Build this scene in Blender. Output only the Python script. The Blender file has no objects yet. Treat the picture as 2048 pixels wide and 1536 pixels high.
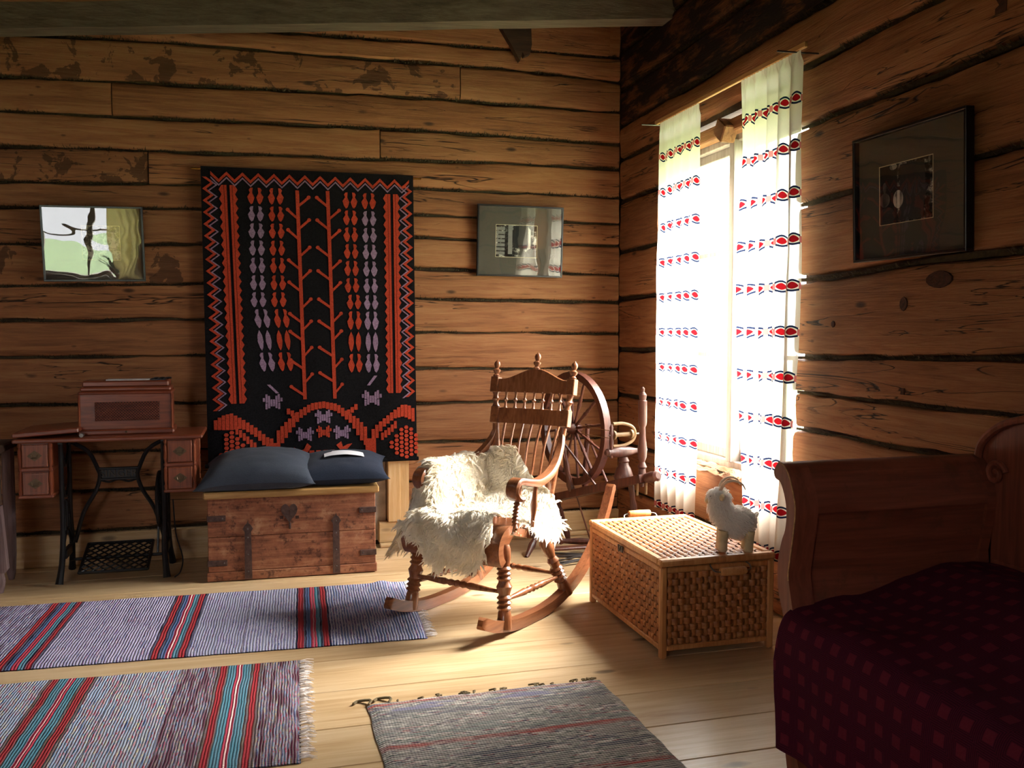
import bpy, bmesh, math, random
from mathutils import Vector, Matrix, noise
random.seed(7)
SC = bpy.context.scene
COL = SC.collection

# ------------------------------------------------------------------ camera
FPX = 1800.0
PSI = math.atan(504 / FPX)          # camera turned right of the long axis of the room
TH = math.atan(103 / FPX)           # tilted slightly down
cam_d = bpy.data.cameras.new('camera')
cam = bpy.data.objects.new('camera', cam_d)
COL.objects.link(cam)
cam.location = (0, 0, 1.30)
cam.rotation_euler = (math.pi / 2 - TH, 0, -PSI)
cam_d.sensor_fit = 'HORIZONTAL'
cam_d.sensor_width = 36
cam_d.lens = 36 * FPX / 2048
cam_d.clip_start = .05
SC.camera = cam

# room measures (metres): the camera stands at x = y = 0
XR, YB, XL, YF, ZC = 2.246, 5.45, -2.70, -1.10, 3.42
WY0, WY1, WZ0, WZ1 = 3.455, 4.86, 0.60, 2.40          # opening in the right wall
RX0, RX1, RZ0, RZ1 = -2.58, -1.38, 1.00, 2.15        # opening in the rear wall

# ------------------------------------------------------------------ world, light, exposure
W = bpy.data.worlds.new('world'); SC.world = W
W.use_nodes = True
wn = W.node_tree.nodes; wl = W.node_tree.links
wn.clear()
wo = wn.new('ShaderNodeOutputWorld'); wb = wn.new('ShaderNodeBackground')
# overcast sky: luminance rises smoothly from the horizon to the zenith (CIE overcast, 1 + 2 sin h)
wt = wn.new('ShaderNodeTexCoord'); ws = wn.new('ShaderNodeSeparateXYZ'); wl.new(wt.outputs['Generated'], ws.inputs[0])
wm = wn.new('ShaderNodeMath'); wm.operation = 'MAXIMUM'; wl.new(ws.outputs['Z'], wm.inputs[0]); wm.inputs[1].default_value = 0.0
wk = wn.new('ShaderNodeMath'); wk.operation = 'MULTIPLY_ADD'; wl.new(wm.outputs[0], wk.inputs[0])
SKY = 6.0
wk.inputs[1].default_value = 2.0 * SKY; wk.inputs[2].default_value = SKY
wb.inputs['Color'].default_value = (0.97, 0.985, 1.0, 1)
wl.new(wk.outputs[0], wb.inputs['Strength'])
wl.new(wb.outputs[0], wo.inputs[0])

# hazy sun: a wide bright patch of cloud rather than a hard disc
sun_d = bpy.data.lights.new('sun_offscreen', 'SUN'); sun_d.energy = 44.0; sun_d.angle = math.radians(46); sun_d.color = (1.0, .975, .93)
sun = bpy.data.objects.new('sun_offscreen', sun_d); COL.objects.link(sun)
sun.rotation_euler = Vector((-math.cos(math.radians(43)) * .99, -math.cos(math.radians(43)) * .12, -math.sin(math.radians(43)))).to_track_quat('-Z', 'Y').to_euler()

def portal(name, loc, rot, sx, sy):
    d = bpy.data.lights.new(name, 'AREA'); d.shape = 'RECTANGLE'; d.size = sx; d.size_y = sy
    d.cycles.is_portal = True
    o = bpy.data.objects.new(name, d); COL.objects.link(o); o.location = loc; o.rotation_euler = rot
portal('window_portal', (XR + .34, (WY0 + WY1) / 2, (WZ0 + WZ1) / 2), (0, math.pi / 2, 0), WZ1 - WZ0, WY1 - WY0)
portal('rear_window_offscreen', ((RX0 + RX1) / 2, YF - .34, (RZ0 + RZ1) / 2), (math.pi / 2, 0, 0), RX1 - RX0, RZ1 - RZ0)

SC.view_settings.view_transform = 'Standard'
SC.view_settings.look = 'None'
SC.view_settings.gamma = 1
SC.view_settings.use_curve_mapping = False
SC.view_settings.exposure = 0.95
SC.cycles.use_denoising = True
SC.cycles.max_bounces = 14
SC.cycles.diffuse_bounces = 8
SC.cycles.transparent_max_bounces = 12
SC.cycles.sample_clamp_indirect = 8.0

# ------------------------------------------------------------------ helpers
def lin(c):
    return tuple(((v / 255) / 12.92 if v / 255 <= .04045 else ((v / 255 + .055) / 1.055) ** 2.4) for v in c) + (1,)

class NT:
    """small wrapper to wire a material"""
    def __init__(s, name):
        s.m = bpy.data.materials.new(name); s.m.use_nodes = True
        s.t = s.m.node_tree; s.n = s.t.nodes; s.l = s.t.links
        s.n.clear()
        s.out = s.n.new('ShaderNodeOutputMaterial')
    def new(s, typ, **kw):
        nd = s.n.new('ShaderNode' + typ)
        for k, v in kw.items(): setattr(nd, k, v)
        return nd
    def link(s, a, b): s.l.new(a, b)
    def val(s, x, sock):
        if isinstance(x, (int, float)): sock.default_value = x
        else: s.link(x, sock)
    def math(s, op, a, b=0.0, c=0.0, clamp=False):
        nd = s.new('Math', operation=op, use_clamp=clamp)
        for i, x in enumerate((a, b, c)): s.val(x, nd.inputs[i])
        return nd.outputs[0]
    def mix(s, f, a, b):
        nd = s.new('Mix', data_type='RGBA'); s.val(f, nd.inputs['Factor'])
        for k, x in (('A', a), ('B', b)):
            sk = [i for i in nd.inputs if i.name == k and i.type == 'RGBA'][0]
            if isinstance(x, tuple): sk.default_value = x
            else: s.link(x, sk)
        return [o for o in nd.outputs if o.type == 'RGBA'][0]
    def ramp(s, fac, stops, interp='LINEAR'):
        nd = s.new('ValToRGB'); s.link(fac, nd.inputs[0])
        cr = nd.color_ramp; cr.interpolation = interp
        while len(cr.elements) < len(stops): cr.elements.new(.5)
        for e, (p, c) in zip(cr.elements, stops):
            e.position = p; e.color = c if isinstance(c, tuple) else (c, c, c, 1)
        return nd.outputs[0]
    def coords(s, scale=(1, 1, 1), rnd=0.0, src='Object'):
        tc = s.new('TexCoord'); v = tc.outputs[src]
        if rnd:
            oi = s.new('ObjectInfo')
            add = s.new('VectorMath', operation='ADD'); s.link(v, add.inputs[0])
            sc_ = s.math('MULTIPLY', oi.outputs['Random'], rnd); cb = s.new('CombineXYZ')
            for i in range(3): s.link(sc_, cb.inputs[i])
            s.link(cb.outputs[0], add.inputs[1]); v = add.outputs[0]
        mp = s.new('Mapping'); mp.inputs['Scale'].default_value = scale; s.link(v, mp.inputs[0])
        return mp.outputs[0]
    def noise(s, vec, scale, detail=4, rough=.55, dist=0.0):
        nd = s.new('TexNoise'); s.link(vec, nd.inputs['Vector'])
        nd.inputs['Scale'].default_value = scale; nd.inputs['Detail'].default_value = detail
        nd.inputs['Roughness'].default_value = rough; nd.inputs['Distortion'].default_value = dist
        return nd.outputs['Fac']
    def bump(s, h, strength=.3, dist=.01):
        nd = s.new('Bump'); nd.inputs['Strength'].default_value = strength; nd.inputs['Distance'].default_value = dist
        s.link(h, nd.inputs['Height']); return nd.outputs[0]
    def principled(s, col, rough=.6, normal=None, metal=0.0, coat=0.0, spec=.5, sheen=0.0):
        b = s.new('BsdfPrincipled')
        if isinstance(col, tuple): b.inputs['Base Color'].default_value = col
        else: s.link(col, b.inputs['Base Color'])
        s.val(rough, b.inputs['Roughness']); b.inputs['Metallic'].default_value = metal
        b.inputs['Coat Weight'].default_value = coat; b.inputs['Coat Roughness'].default_value = .15
        b.inputs['Specular IOR Level'].default_value = spec
        b.inputs['Sheen Weight'].default_value = sheen
        if normal is not None: s.link(normal, b.inputs['Normal'])
        return b.outputs[0]
    def done(s, sh): s.link(sh, s.out.inputs['Surface']); return s.m

def stretch(ax, along, across):
    v = [across] * 3; v['XYZ'.index(ax)] = along; return tuple(v)

def wood(name, dark, mid, light, ax='X', grain=1.0, rough=.55, coat=0.0, bump=.25, rnd=40.0, var=.25, knots=False, wear=None):
    m = NT(name)
    g = m.noise(m.coords(stretch(ax, .9 * grain, 14 * grain), rnd), 3.0, 6, .62, .6)
    f = m.noise(m.coords(stretch(ax, 3 * grain, 70 * grain), rnd), 3.0, 3, .6)
    big = m.noise(m.coords(stretch(ax, .7, 2.2), rnd), 1.6, 3, .5)
    k = m.math('ADD', m.math('MULTIPLY', g, .62), m.math('ADD', m.math('MULTIPLY', f, .16), m.math('MULTIPLY', big, .30)))
    c = m.ramp(k, [(.36, lin(dark)), (.53, lin(mid)), (.70, lin(light))])
    if knots:
        vt = m.new('TexVoronoi'); m.link(m.coords(stretch(ax, 2.2, 5.5), rnd), vt.inputs['Vector']); vt.inputs['Scale'].default_value = 1.0
        kn = m.ramp(vt.outputs['Distance'], [(.0, 1.0), (.07, .75), (.12, .0)])
        c = m.mix(kn, c, lin(tuple(int(v * .55) for v in dark)))
    oi = m.new('ObjectInfo')
    hs = m.new('HueSaturation'); m.link(c, hs.inputs['Color'])
    m.link(m.math('ADD', 1 - var / 2, m.math('MULTIPLY', oi.outputs['Random'], var)), hs.inputs['Value'])
    c = hs.outputs[0]
    if wear:
        w = m.noise(m.coords((1, 1, 1), rnd), 9, 6, .7)
        c = m.mix(m.ramp(w, [(.54, 0.0), (.66, .8)]), c, lin(wear))
    n = m.bump(m.math('ADD', g, m.math('MULTIPLY', f, .5)), bump, .006)
    return m.done(m.principled(c, rough, n, coat=coat))

def plain(name, rgb, rough=.6, metal=0.0, spec=.5, nscale=18, amt=.25, bump=.1, coat=0.0, sheen=0.0):
    m = NT(name)
    nz = m.noise(m.coords(), nscale, 5, .6)
    c0 = lin(rgb); dk = tuple(v * (1 - amt) for v in c0[:3]) + (1,); lt = tuple(min(1, v * (1 + amt)) for v in c0[:3]) + (1,)
    c = m.ramp(nz, [(.3, dk), (.7, lt)])
    return m.done(m.principled(c, rough, m.bump(nz, bump, .004), metal, coat, spec, sheen))

class MB:
    """collects shapes into one mesh"""
    def __init__(s): s.v = []; s.f = []; s.uv = None
    def add(s, vs, fs):
        o = len(s.v); s.v += [tuple(p) for p in vs]; s.f += [tuple(i + o for i in q) for q in fs]; return s
    def box(s, x0, x1, y0, y1, z0, z1, b=0.0, M=None):
        if b <= 0:
            vs = [(x, y, z) for x in (x0, x1) for y in (y0, y1) for z in (z0, z1)]
            fs = [(0, 1, 3, 2), (4, 6, 7, 5), (0, 4, 5, 1), (2, 3, 7, 6), (0, 2, 6, 4), (1, 5, 7, 3)]
        else:
            b = min(b, (x1 - x0) / 2.01, (y1 - y0) / 2.01, (z1 - z0) / 2.01)
            vs = []; idx = {}
            X = (x0, x1); Y = (y0, y1); Z = (z0, z1); sg = (1, -1)
            for i in (0, 1):
                for j in (0, 1):
                    for k in (0, 1):
                        idx[i, j, k, 0] = len(vs); vs.append((X[i], Y[j] + sg[j] * b, Z[k] + sg[k] * b))
                        idx[i, j, k, 1] = len(vs); vs.append((X[i] + sg[i] * b, Y[j], Z[k] + sg[k] * b))
                        idx[i, j, k, 2] = len(vs); vs.append((X[i] + sg[i] * b, Y[j] + sg[j] * b, Z[k]))
            I = lambda i, j, k, a: idx[i, j, k, a]
            fs = []
            for i in (0, 1):
                q = [I(i, 0, 0, 0), I(i, 0, 1, 0), I(i, 1, 1, 0), I(i, 1, 0, 0)]; fs.append(q if i == 0 else q[::-1])
                q = [I(0, i, 0, 1), I(1, i, 0, 1), I(1, i, 1, 1), I(0, i, 1, 1)]; fs.append(q if i == 0 else q[::-1])
                q = [I(0, 0, i, 2), I(0, 1, i, 2), I(1, 1, i, 2), I(1, 0, i, 2)]; fs.append(q if i == 0 else q[::-1])
            for j in (0, 1):
                for k in (0, 1):
                    fs.append([I(0, j, k, 1), I(1, j, k, 1), I(1, j, k, 2), I(0, j, k, 2)])
                    fs.append([I(j, 0, k, 0), I(j, 1, k, 0), I(j, 1, k, 2), I(j, 0, k, 2)])
                    fs.append([I(j, k, 0, 0), I(j, k, 1, 0), I(j, k, 1, 1), I(j, k, 0, 1)])
                    for i in (0, 1): fs.append([I(i, j, k, 0), I(i, j, k, 1), I(i, j, k, 2)])
            seen = set(); g = []
            for q in fs:
                key = frozenset(q)
                if key not in seen: seen.add(key); g.append(q)
            fs = g
        if M is not None: vs = [M @ Vector(p) for p in vs]
        return s.add(vs, fs)
    def tube(s, pts, rad, n=8, cap=True, flat=1.0, upv=(0, 0, 1)):
        pts = [Vector(p) for p in pts]; m = len(pts)
        if not hasattr(rad, '__len__'): rad = [rad] * m
        vs = []; fs = []
        up = Vector(upv); prev = None
        for i, p in enumerate(pts):
            t = (pts[min(i + 1, m - 1)] - pts[max(i - 1, 0)]); t = t.normalized() if t.length else Vector((0, 0, 1))
            if prev is None:
                a = t.cross(up)
                if a.length < 1e-3: a = t.cross(Vector((1, 0, 0)))
            else: a = prev - t * prev.dot(t)
            a.normalize(); prev = a; b = t.cross(a)
            for k in range(n):
                th = 2 * math.pi * k / n
                vs.append(p + (a * math.cos(th) + b * math.sin(th) * flat) * rad[i])
        for i in range(m - 1):
            for k in range(n):
                fs.append((i * n + k, i * n + (k + 1) % n, (i + 1) * n + (k + 1) % n, (i + 1) * n + k))
        if cap: fs.append(tuple(range(n))[::-1]); fs.append(tuple((m - 1) * n + k for k in range(n)))
        return s.add(vs, fs)
    def turned(s, p0, p1, prof, n=12):
        p0 = Vector(p0); p1 = Vector(p1)
        return s.tube([p0.lerp(p1, t) for t, r in prof], [r for t, r in prof], n)
    def prism(s, poly, f, h):
        """poly (a,b) -> f(a,b,0) and f(a,b,h)"""
        n = len(poly)
        vs = [f(a, b, 0) for a, b in poly] + [f(a, b, h) for a, b in poly]
        fs = [tuple(range(n))[::-1], tuple(range(n, 2 * n))] + [(i, (i + 1) % n, n + (i + 1) % n, n + i) for i in range(n)]
        return s.add(vs, fs)
    def ribbon(s, A, B):
        """quad strip between two equal polylines"""
        n = len(A); return s.add(list(A) + list(B), [(i, i + 1, n + i + 1, n + i) for i in range(n - 1)])
    def sweep_rect(s, sections):
        """list of 4-point sections"""
        vs = [p for q in sections for p in q]; k = len(sections[0]); fs = []
        for i in range(len(sections) - 1):
            for j in range(k): fs.append((i * k + j, i * k + (j + 1) % k, (i + 1) * k + (j + 1) % k, (i + 1) * k + j))
        fs.append(tuple(range(k))[::-1]); m = (len(sections) - 1) * k; fs.append(tuple(m + j for j in range(k)))
        return s.add(vs, fs)
    def ball(s, c, r, nu=12, nv=8, M=None):
        c = Vector(c); r = Vector(r if hasattr(r, '__len__') else (r, r, r)); vs = []; fs = []
        for j in range(nv + 1):
            ph = math.pi * j / nv
            for i in range(nu):
                th = 2 * math.pi * i / nu
                p = Vector((r.x * math.sin(ph) * math.cos(th), r.y * math.sin(ph) * math.sin(th), r.z * math.cos(ph)))
                vs.append(c + (M @ p if M is not None else p))
        for j in range(nv):
            for i in range(nu): fs.append((j * nu + i, (j + 1) * nu + i, (j + 1) * nu + (i + 1) % nu, j * nu + (i + 1) % nu))
        return s.add(vs, fs)
    def grid(s, nu, nv, fn):
        vs = [fn(i / nu, j / nv) for j in range(nv + 1) for i in range(nu + 1)]
        fs = [(j * (nu + 1) + i, j * (nu + 1) + i + 1, (j + 1) * (nu + 1) + i + 1, (j + 1) * (nu + 1) + i) for j in range(nv) for i in range(nu)]
        return s.add(vs, fs)
    def mesh(s, name, mat, smooth=True, angle=35, fix=True):
        me = bpy.data.meshes.new(name)
        me.from_pydata(s.v, [], s.f)
        if fix:
            bm = bmesh.new(); bm.from_mesh(me)
            bmesh.ops.recalc_face_normals(bm, faces=bm.faces); bm.to_mesh(me); bm.free()
        if smooth:
            me.polygons.foreach_set('use_smooth', [True] * len(me.polygons))
            me.set_sharp_from_angle(angle=math.radians(angle))
        if mat: me.materials.append(mat)
        me.update(); return me
    def build(s, name, mat, parent=None, smooth=True, angle=35, fix=True, label=None, kind=None):
        o = bpy.data.objects.new(name, s.mesh(name, mat, smooth, angle, fix)); COL.objects.link(o)
        if parent is not None: o.parent = parent
        if label: o['label'] = label
        if kind: o['kind'] = kind
        return o

def inst(name, me, parent=None, loc=(0, 0, 0), rot=(0, 0, 0), scale=None):
    o = bpy.data.objects.new(name, me); COL.objects.link(o)
    o.location = loc; o.rotation_euler = rot
    if scale: o.scale = scale
    if parent is not None: o.parent = parent
    return o
def tag(o, label, cat, group=None):
    o['label'] = label; o['category'] = cat
    if group: o['group'] = group
    return o
def thing(name, label, cat, loc=(0, 0, 0), rz=0.0, group=None):
    o = bpy.data.objects.new(name, None); o.empty_display_size = .1; COL.objects.link(o)
    o.location = loc; o.rotation_euler = (0, 0, rz)
    return tag(o, label, cat, group)
def struct(o, label=None):
    o['kind'] = 'structure'
    if label: o['label'] = label
    return o
def fbm(x, y, z, o=3):
    return noise.fractal(Vector((x, y, z)), 1.0, 2.0, o)
def interp(tab, x):
    if x <= tab[0][0]: return tab[0][1]
    for p, q in zip(tab, tab[1:]):
        if x <= q[0]: return p[1] + (q[1] - p[1]) * (x - p[0]) / (q[0] - p[0])
    return tab[-1][1]
def spline(pts, n):
    """Catmull-Rom through points"""
    P = [Vector(p) for p in pts]; P = [P[0] * 2 - P[1]] + P + [P[-1] * 2 - P[-2]]; out = []
    m = len(P) - 3
    for i in range(n + 1):
        t = i / n * m; k = min(int(t), m - 1); u = t - k
        a, b, c, d = P[k:k + 4]
        out.append(.5 * ((2 * b) + (c - a) * u + (2 * a - 5 * b + 4 * c - d) * u * u + (3 * b - a - 3 * c + d) * u ** 3))
    return out
# ------------------------------------------------------------------ materials of the room
def log_mat(name, ax, dark, mid, light, patches=None, soot=0.0):
    m = NT(name)
    R = 60.0
    g = m.noise(m.coords(stretch(ax, .8, 12), R), 3.0, 7, .64, .8)
    f = m.noise(m.coords(stretch(ax, 2.5, 80), R), 3.0, 3, .6)
    big = m.noise(m.coords(stretch(ax, .6, 2.0), R), 1.5, 3, .5)
    k = m.math('ADD', m.math('MULTIPLY', g, .55), m.math('ADD', m.math('MULTIPLY', f, .17), m.math('MULTIPLY', big, .36)))
    c = m.ramp(k, [(.34, lin(dark)), (.52, lin(mid)), (.72, lin(light))])
    vt = m.new('TexVoronoi'); m.link(m.coords(stretch(ax, 2.6, 7.0), R), vt.inputs['Vector']); vt.inputs['Scale'].default_value = 1.0
    kn = m.ramp(vt.outputs['Distance'], [(.0, 1.0), (.06, .8), (.11, .0)])
    c = m.mix(kn, c, lin((46, 24, 13)))
    v2 = m.new('TexVoronoi'); m.link(m.coords(stretch(ax, 7.0, 15.0), R * 1.3), v2.inputs['Vector']); v2.inputs['Scale'].default_value = 1.0
    k2 = m.math('MULTIPLY', m.ramp(v2.outputs['Distance'], [(.0, .8), (.07, .5), (.12, .0)]), m.ramp(m.noise(m.coords((1, 1, 1), R), 2.5, 2), [(.50, 0.0), (.56, 1.0)]))
    c = m.mix(k2, c, lin((58, 30, 16)))
    # long drying cracks
    cr = m.noise(m.coords(stretch(ax, .55, 9.0), R), 1.3, 4, .5, 1.2)
    d = m.math('ABSOLUTE', m.math('SUBTRACT', cr, .5))
    gate = m.ramp(m.noise(m.coords(stretch(ax, .9, 3.0), R * 1.7), 1.2, 2), [(.50, 0.0), (.56, 1.0)])
    crk = m.math('MULTIPLY', m.ramp(d, [(.0, 1.0), (.0045, .75), (.009, 0.0)]), gate)
    c = m.mix(crk, c, lin((26, 14, 8)))
    if patches:
        pn = m.noise(m.coords((1, 1, 1) if ax == 'X' else (1, 1, 1), R), 7.0, 5, .6, .4)
        c = m.mix(m.ramp(pn, [(patches, 0.0), (patches + .02, .72)]), c, lin((54, 30, 14)))
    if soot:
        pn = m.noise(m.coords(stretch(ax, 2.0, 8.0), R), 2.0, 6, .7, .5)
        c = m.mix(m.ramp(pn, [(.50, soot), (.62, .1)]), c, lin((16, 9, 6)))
    oi = m.new('ObjectInfo'); hs = m.new('HueSaturation'); m.link(c, hs.inputs['Color'])
    m.link(m.math('ADD', .86, m.math('MULTIPLY', oi.outputs['Random'], .28)), hs.inputs['Value'])
    h = m.math('SUBTRACT', m.math('ADD', g, m.math('MULTIPLY', f, .5)), m.math('MULTIPLY', crk, 2.0))
    return m.done(m.principled(hs.outputs[0], .72, m.bump(h, .5, .012), spec=.3))

LOGX = log_mat('log_wood', 'X', (93, 54, 31), (142, 93, 58), (167, 120, 80))
LOGXP = log_mat('log_wood_bark_patches', 'X', (93, 54, 31), (142, 93, 58), (167, 120, 80), patches=.545)
LOGY = log_mat('log_wood_long_wall', 'Y', (93, 54, 31), (142, 93, 58), (167, 120, 80))
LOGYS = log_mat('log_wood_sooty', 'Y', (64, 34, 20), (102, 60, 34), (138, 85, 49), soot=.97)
MOSS = plain('moss', (58, 46, 24), .95, nscale=60, amt=.6, bump=.6)
BEAMM = wood('weathered_beam', (65, 54, 41), (101, 88, 70), (124, 111, 93), 'X', rough=.8, bump=.5)
PINE = wood('pale_pine', (173, 136, 89), (197, 165, 119), (212, 186, 145), 'X', rough=.5, bump=.12, var=.10, knots=True)
PINEV = wood('pale_pine_upright', (191, 149, 95), (216, 177, 124), (227, 198, 153), 'Z', rough=.5, bump=.12, var=.08)
FLOORM = wood('floor_pine', (168, 133, 90), (192, 162, 121), (206, 181, 145), 'X', grain=.8, rough=.36, bump=.08, var=.14, knots=True)
DARKW = wood('dark_old_wood', (40, 24, 15), (62, 40, 26), (84, 58, 40), 'X', rough=.75)
GREYW = wood('grey_window_wood', (134, 124, 114), (166, 154, 144), (186, 176, 166), 'Z', rough=.6, bump=.15)
IRON = plain('wrought_iron', (84, 64, 58), .6, .6, nscale=40, amt=.4, bump=.4)
STEEL = plain('steel_wire', (120, 116, 112), .35, .9)
BRASS = plain('brass', (196, 150, 70), .25, 1.0)

def thin_glass(name, tint=(1, 1, 1, 1), wavy=0.0, ior=1.5, boost=0.0):
    m = NT(name)
    tr = m.new('BsdfTransparent'); tr.inputs[0].default_value = tint
    gl = m.new('BsdfGlossy'); gl.inputs['Roughness'].default_value = 0.0
    fr = m.new('Fresnel'); fr.inputs[0].default_value = ior
    if wavy:
        n = m.bump(m.noise(m.coords((1, 1, 1)), 4.5, 1, .3, .6), wavy, .02); m.link(n, gl.inputs['Normal'])
    geo = m.new('NewGeometry')
    fac = m.math('MULTIPLY', m.math('MULTIPLY', fr.outputs[0], 1.0 + boost), m.math('SUBTRACT', 1.0, geo.outputs['Backfacing']))
    mx = m.new('MixShader'); m.link(fac, mx.inputs[0]); m.link(tr.outputs[0], mx.inputs[1]); m.link(gl.outputs[0], mx.inputs[2])
    return m.done(mx.outputs[0])
PANE = thin_glass('window_glass')

# ------------------------------------------------------------------ logs
seed_ctr = [0]
def make_log(fmap, a0, a1, top, bot, name, mat, parent, gap=.013, step=.075):
    """hewn log from a0 to a1 along the wall between two seam lines; fmap(a, depth, z) -> world"""
    seed_ctr[0] += 1; sd = seed_ctr[0] * 7.31
    n = max(3, int((a1 - a0) / step)); mb = MB(); secs = []
    prof = [(0, .024), (.025, .007), (.09, .0015), (.35, .0), (.65, .0), (.91, .0015), (.975, .007), (1, .024)]
    for i in range(n + 1):
        a = a0 + .003 + (a1 - a0 - .006) * i / n
        zt = top(a) - gap * (.5 + .45 * fbm(a * 1.7, sd, 1)) + .007 * fbm(a * 2.6, sd, 3) + .006 * fbm(a * 9, sd, 13)
        zb = bot(a) + gap * (.5 + .45 * fbm(a * 1.7, sd, 9)) + .007 * fbm(a * 2.6, sd, 5) + .006 * fbm(a * 9, sd, 15)
        sec = [fmap(a, .15, zb)]
        for s, d in prof:
            dd = d + .007 * fbm(a * 1.3, s * 2, sd) + .004 * fbm(a * 6, s * 7, sd)
            sec.append(fmap(a, dd, zb + (zt - zb) * s))
        sec.append(fmap(a, .15, zt)); secs.append(sec)
    mb.sweep_rect(secs)
    return mb.build(name, mat, parent, angle=50)

def moss_strip(fmap, runs, name, parent, dens=320):
    """shaggy caulking sticking out of the seams"""
    mb = MB(); rnd = random.Random(11)
    for a0, a1, fz, thick in runs:
        n = int((a1 - a0) / .045); A = []; B = []
        for i in range(n + 1):
            a = a0 + (a1 - a0) * i / n
            t = thick * (.55 + .5 * fbm(a * 3, fz(a) * 5, 2)); z = fz(a) + .004 * fbm(a * 4, fz(a), 7)
            A.append(fmap(a, .020 + .006 * fbm(a * 9, 1, 1), z - t)); B.append(fmap(a, .020 + .006 * fbm(a * 9, 4, 1), z + t))
        mb.ribbon(A, B)
        for _ in range(int((a1 - a0) * dens)):
            a = rnd.uniform(a0, a1)
            if fbm(a * 2.2, fz(a) * 9, 3) < -.15: continue
            z = fz(a) + rnd.uniform(-.008, .006); w = rnd.uniform(.0015, .005); L = rnd.uniform(.008, .026)
            dz = rnd.uniform(-.4, 1.0) * L
            mb.add([fmap(a - w, .014, z), fmap(a + w, .014, z), fmap(a + rnd.uniform(-.010, .010), .012 - L * .75, z + dz)], [(0, 1, 2)])
    return mb.build(name, MOSS, parent, smooth=False, fix=False, kind='stuff')

# back wall: seams read along x
bmap = lambda a, d, z: (a, YB + d, z)
S = {
 't': [(-3, 3.40), (3, 3.40)], 's0': [(-2.7, 3.10), (-.4, 3.02), (.83, 3.035), (2.2, 3.05)],
 's1': [(-2.7, 2.87), (-1.31, 2.896), (-.56, 2.918), (.83, 2.918), (1.45, 2.925), (2.23, 2.897)],
 's2': [(-2.7, 2.64), (-1.31, 2.668), (-.57, 2.688), (.83, 2.71), (2.23, 2.709)],
 's3': [(-2.7, 2.47), (-1.32, 2.487), (-.57, 2.496), (.83, 2.517), (1.45, 2.516), (2.23, 2.500)],
 's4': [(-2.7, 2.28), (-1.33, 2.30), (-.57, 2.314), (.83, 2.335), (1.45, 2.348), (2.23, 2.348)],
 's5': [(-2.7, 2.08), (-1.33, 2.11), (-.31, 2.138), (.92, 2.170), (2.23, 2.164)]}
fz = lambda tab: (lambda a: interp(tab, a))
SEAM = {k: fz(v) for k, v in S.items()}
LT = [(1.945, 2.000), (1.745, 1.800), (1.515, 1.576), (1.34, 1.377), (1.15, 1.171), (.912, .895), (.655, .624), (.42, .406), (.187, .188), (.0, .0)]
RT = [(2.012, 1.998), (1.878, 1.857), (1.688, 1.671), (1.503, 1.494), (1.300, 1.294), (1.080, 1.063), (.866, .861), (.626, .612), (.385, .371), (.151, .147), (.0, .0)]
DX0, DX1 = -.02, .80           # doorway behind the wall hanging
Lf = [fz([(-2.7, a), (-.3, b)]) for a, b in LT]
Rf = [fz([(.9, a), (2.24, b)]) for a, b in RT]
wall_back = struct(MB().box(XL - .2, XR + .2, YB + .055, YB + .16, -.05, ZC).build('wall_back', DARKW, smooth=False), 'log wall of broad hewn logs behind the rocking chair')
runs = []
def back_log(a0, a1, t, b, mat=LOGX, g=.013): make_log(bmap, a0, a1, t, b, 'log', mat, wall_back, g)
back_log(XL, XR, SEAM['t'], SEAM['s0'])
back_log(XL, XR, SEAM['s0'], SEAM['s1'])
back_log(XL, 1.20, SEAM['s1'], SEAM['s2'], LOGXP); back_log(1.20, XR, SEAM['s1'], SEAM['s2'])
back_log(XL, -.765, SEAM['s2'], SEAM['s3']); back_log(-.765, XR, SEAM['s2'], SEAM['s3'])
back_log(XL, .71, SEAM['s3'], SEAM['s4']); back_log(.71, XR, SEAM['s3'], SEAM['s4'])
back_log(XL, -.585, SEAM['s4'], SEAM['s5'], LOGXP); back_log(-.585, XR, SEAM['s4'], SEAM['s5'])
top2 = lambda a: Lf[0](a) if a < .3 else Rf[0](a)
back_log(XL, XR, SEAM['s5'], top2)
for i in range(len(LT) - 2):
    back_log(XL, DX0, Lf[i], Lf[i + 1], LOGXP if i == 1 else LOGX)
for i in range(len(RT) - 2): back_log(DX1 + .05, XR, Rf[i], Rf[i + 1], LOGX, .014)
for k in ('s0', 's1', 's2', 's3', 's4', 's5'): runs.append((XL, XR, SEAM[k], .013))
for i in range(len(LT) - 1): runs.append((XL, DX0, Lf[i], .011))
for i in range(len(RT) - 1): runs.append((DX1 + .05, XR, Rf[i], .012))
moss_strip(bmap, runs, 'moss_caulking', wall_back)
MB().prism([(.55, 3.05), (2.16, 3.052), (2.165, 3.25), (.55, 3.25)], lambda a, b, h: (a, YB - .028 + h, b), .03).build('plank', LOGX, wall_back, smooth=False)

# right wall with the window opening
rmap = lambda a, d, z: (XR + d, a, z)
wall_right = struct(MB().box(XR + .055, XR + .17, YF, WY0, -.05, ZC).box(XR + .055, XR + .17, WY1, YB + .2, -.05, ZC)
                    .box(XR + .055, XR + .17, WY0, WY1, WZ1, ZC).box(XR + .055, XR + .17, WY0, WY1, -.05, WZ0 - .03)
                    .build('wall_right', DARKW, smooth=False), 'log wall with the curtained window')
hi = [3.41, 3.10, 2.86, 2.63, 2.42]
Hf = [fz([(YF, z + .02), (3.4, z + .015), (5.4, z - .015)]) for z in hi]
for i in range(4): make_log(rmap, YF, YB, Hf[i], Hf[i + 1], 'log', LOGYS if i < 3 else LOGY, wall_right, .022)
lo = [.585, .30, 0.0]
Of = [fz([(YF, z), (5.4, z)]) for z in lo]
for i in range(2): make_log(rmap, YF, YB, Of[i], Of[i + 1], 'log', LOGY, wall_right, .018)
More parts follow.
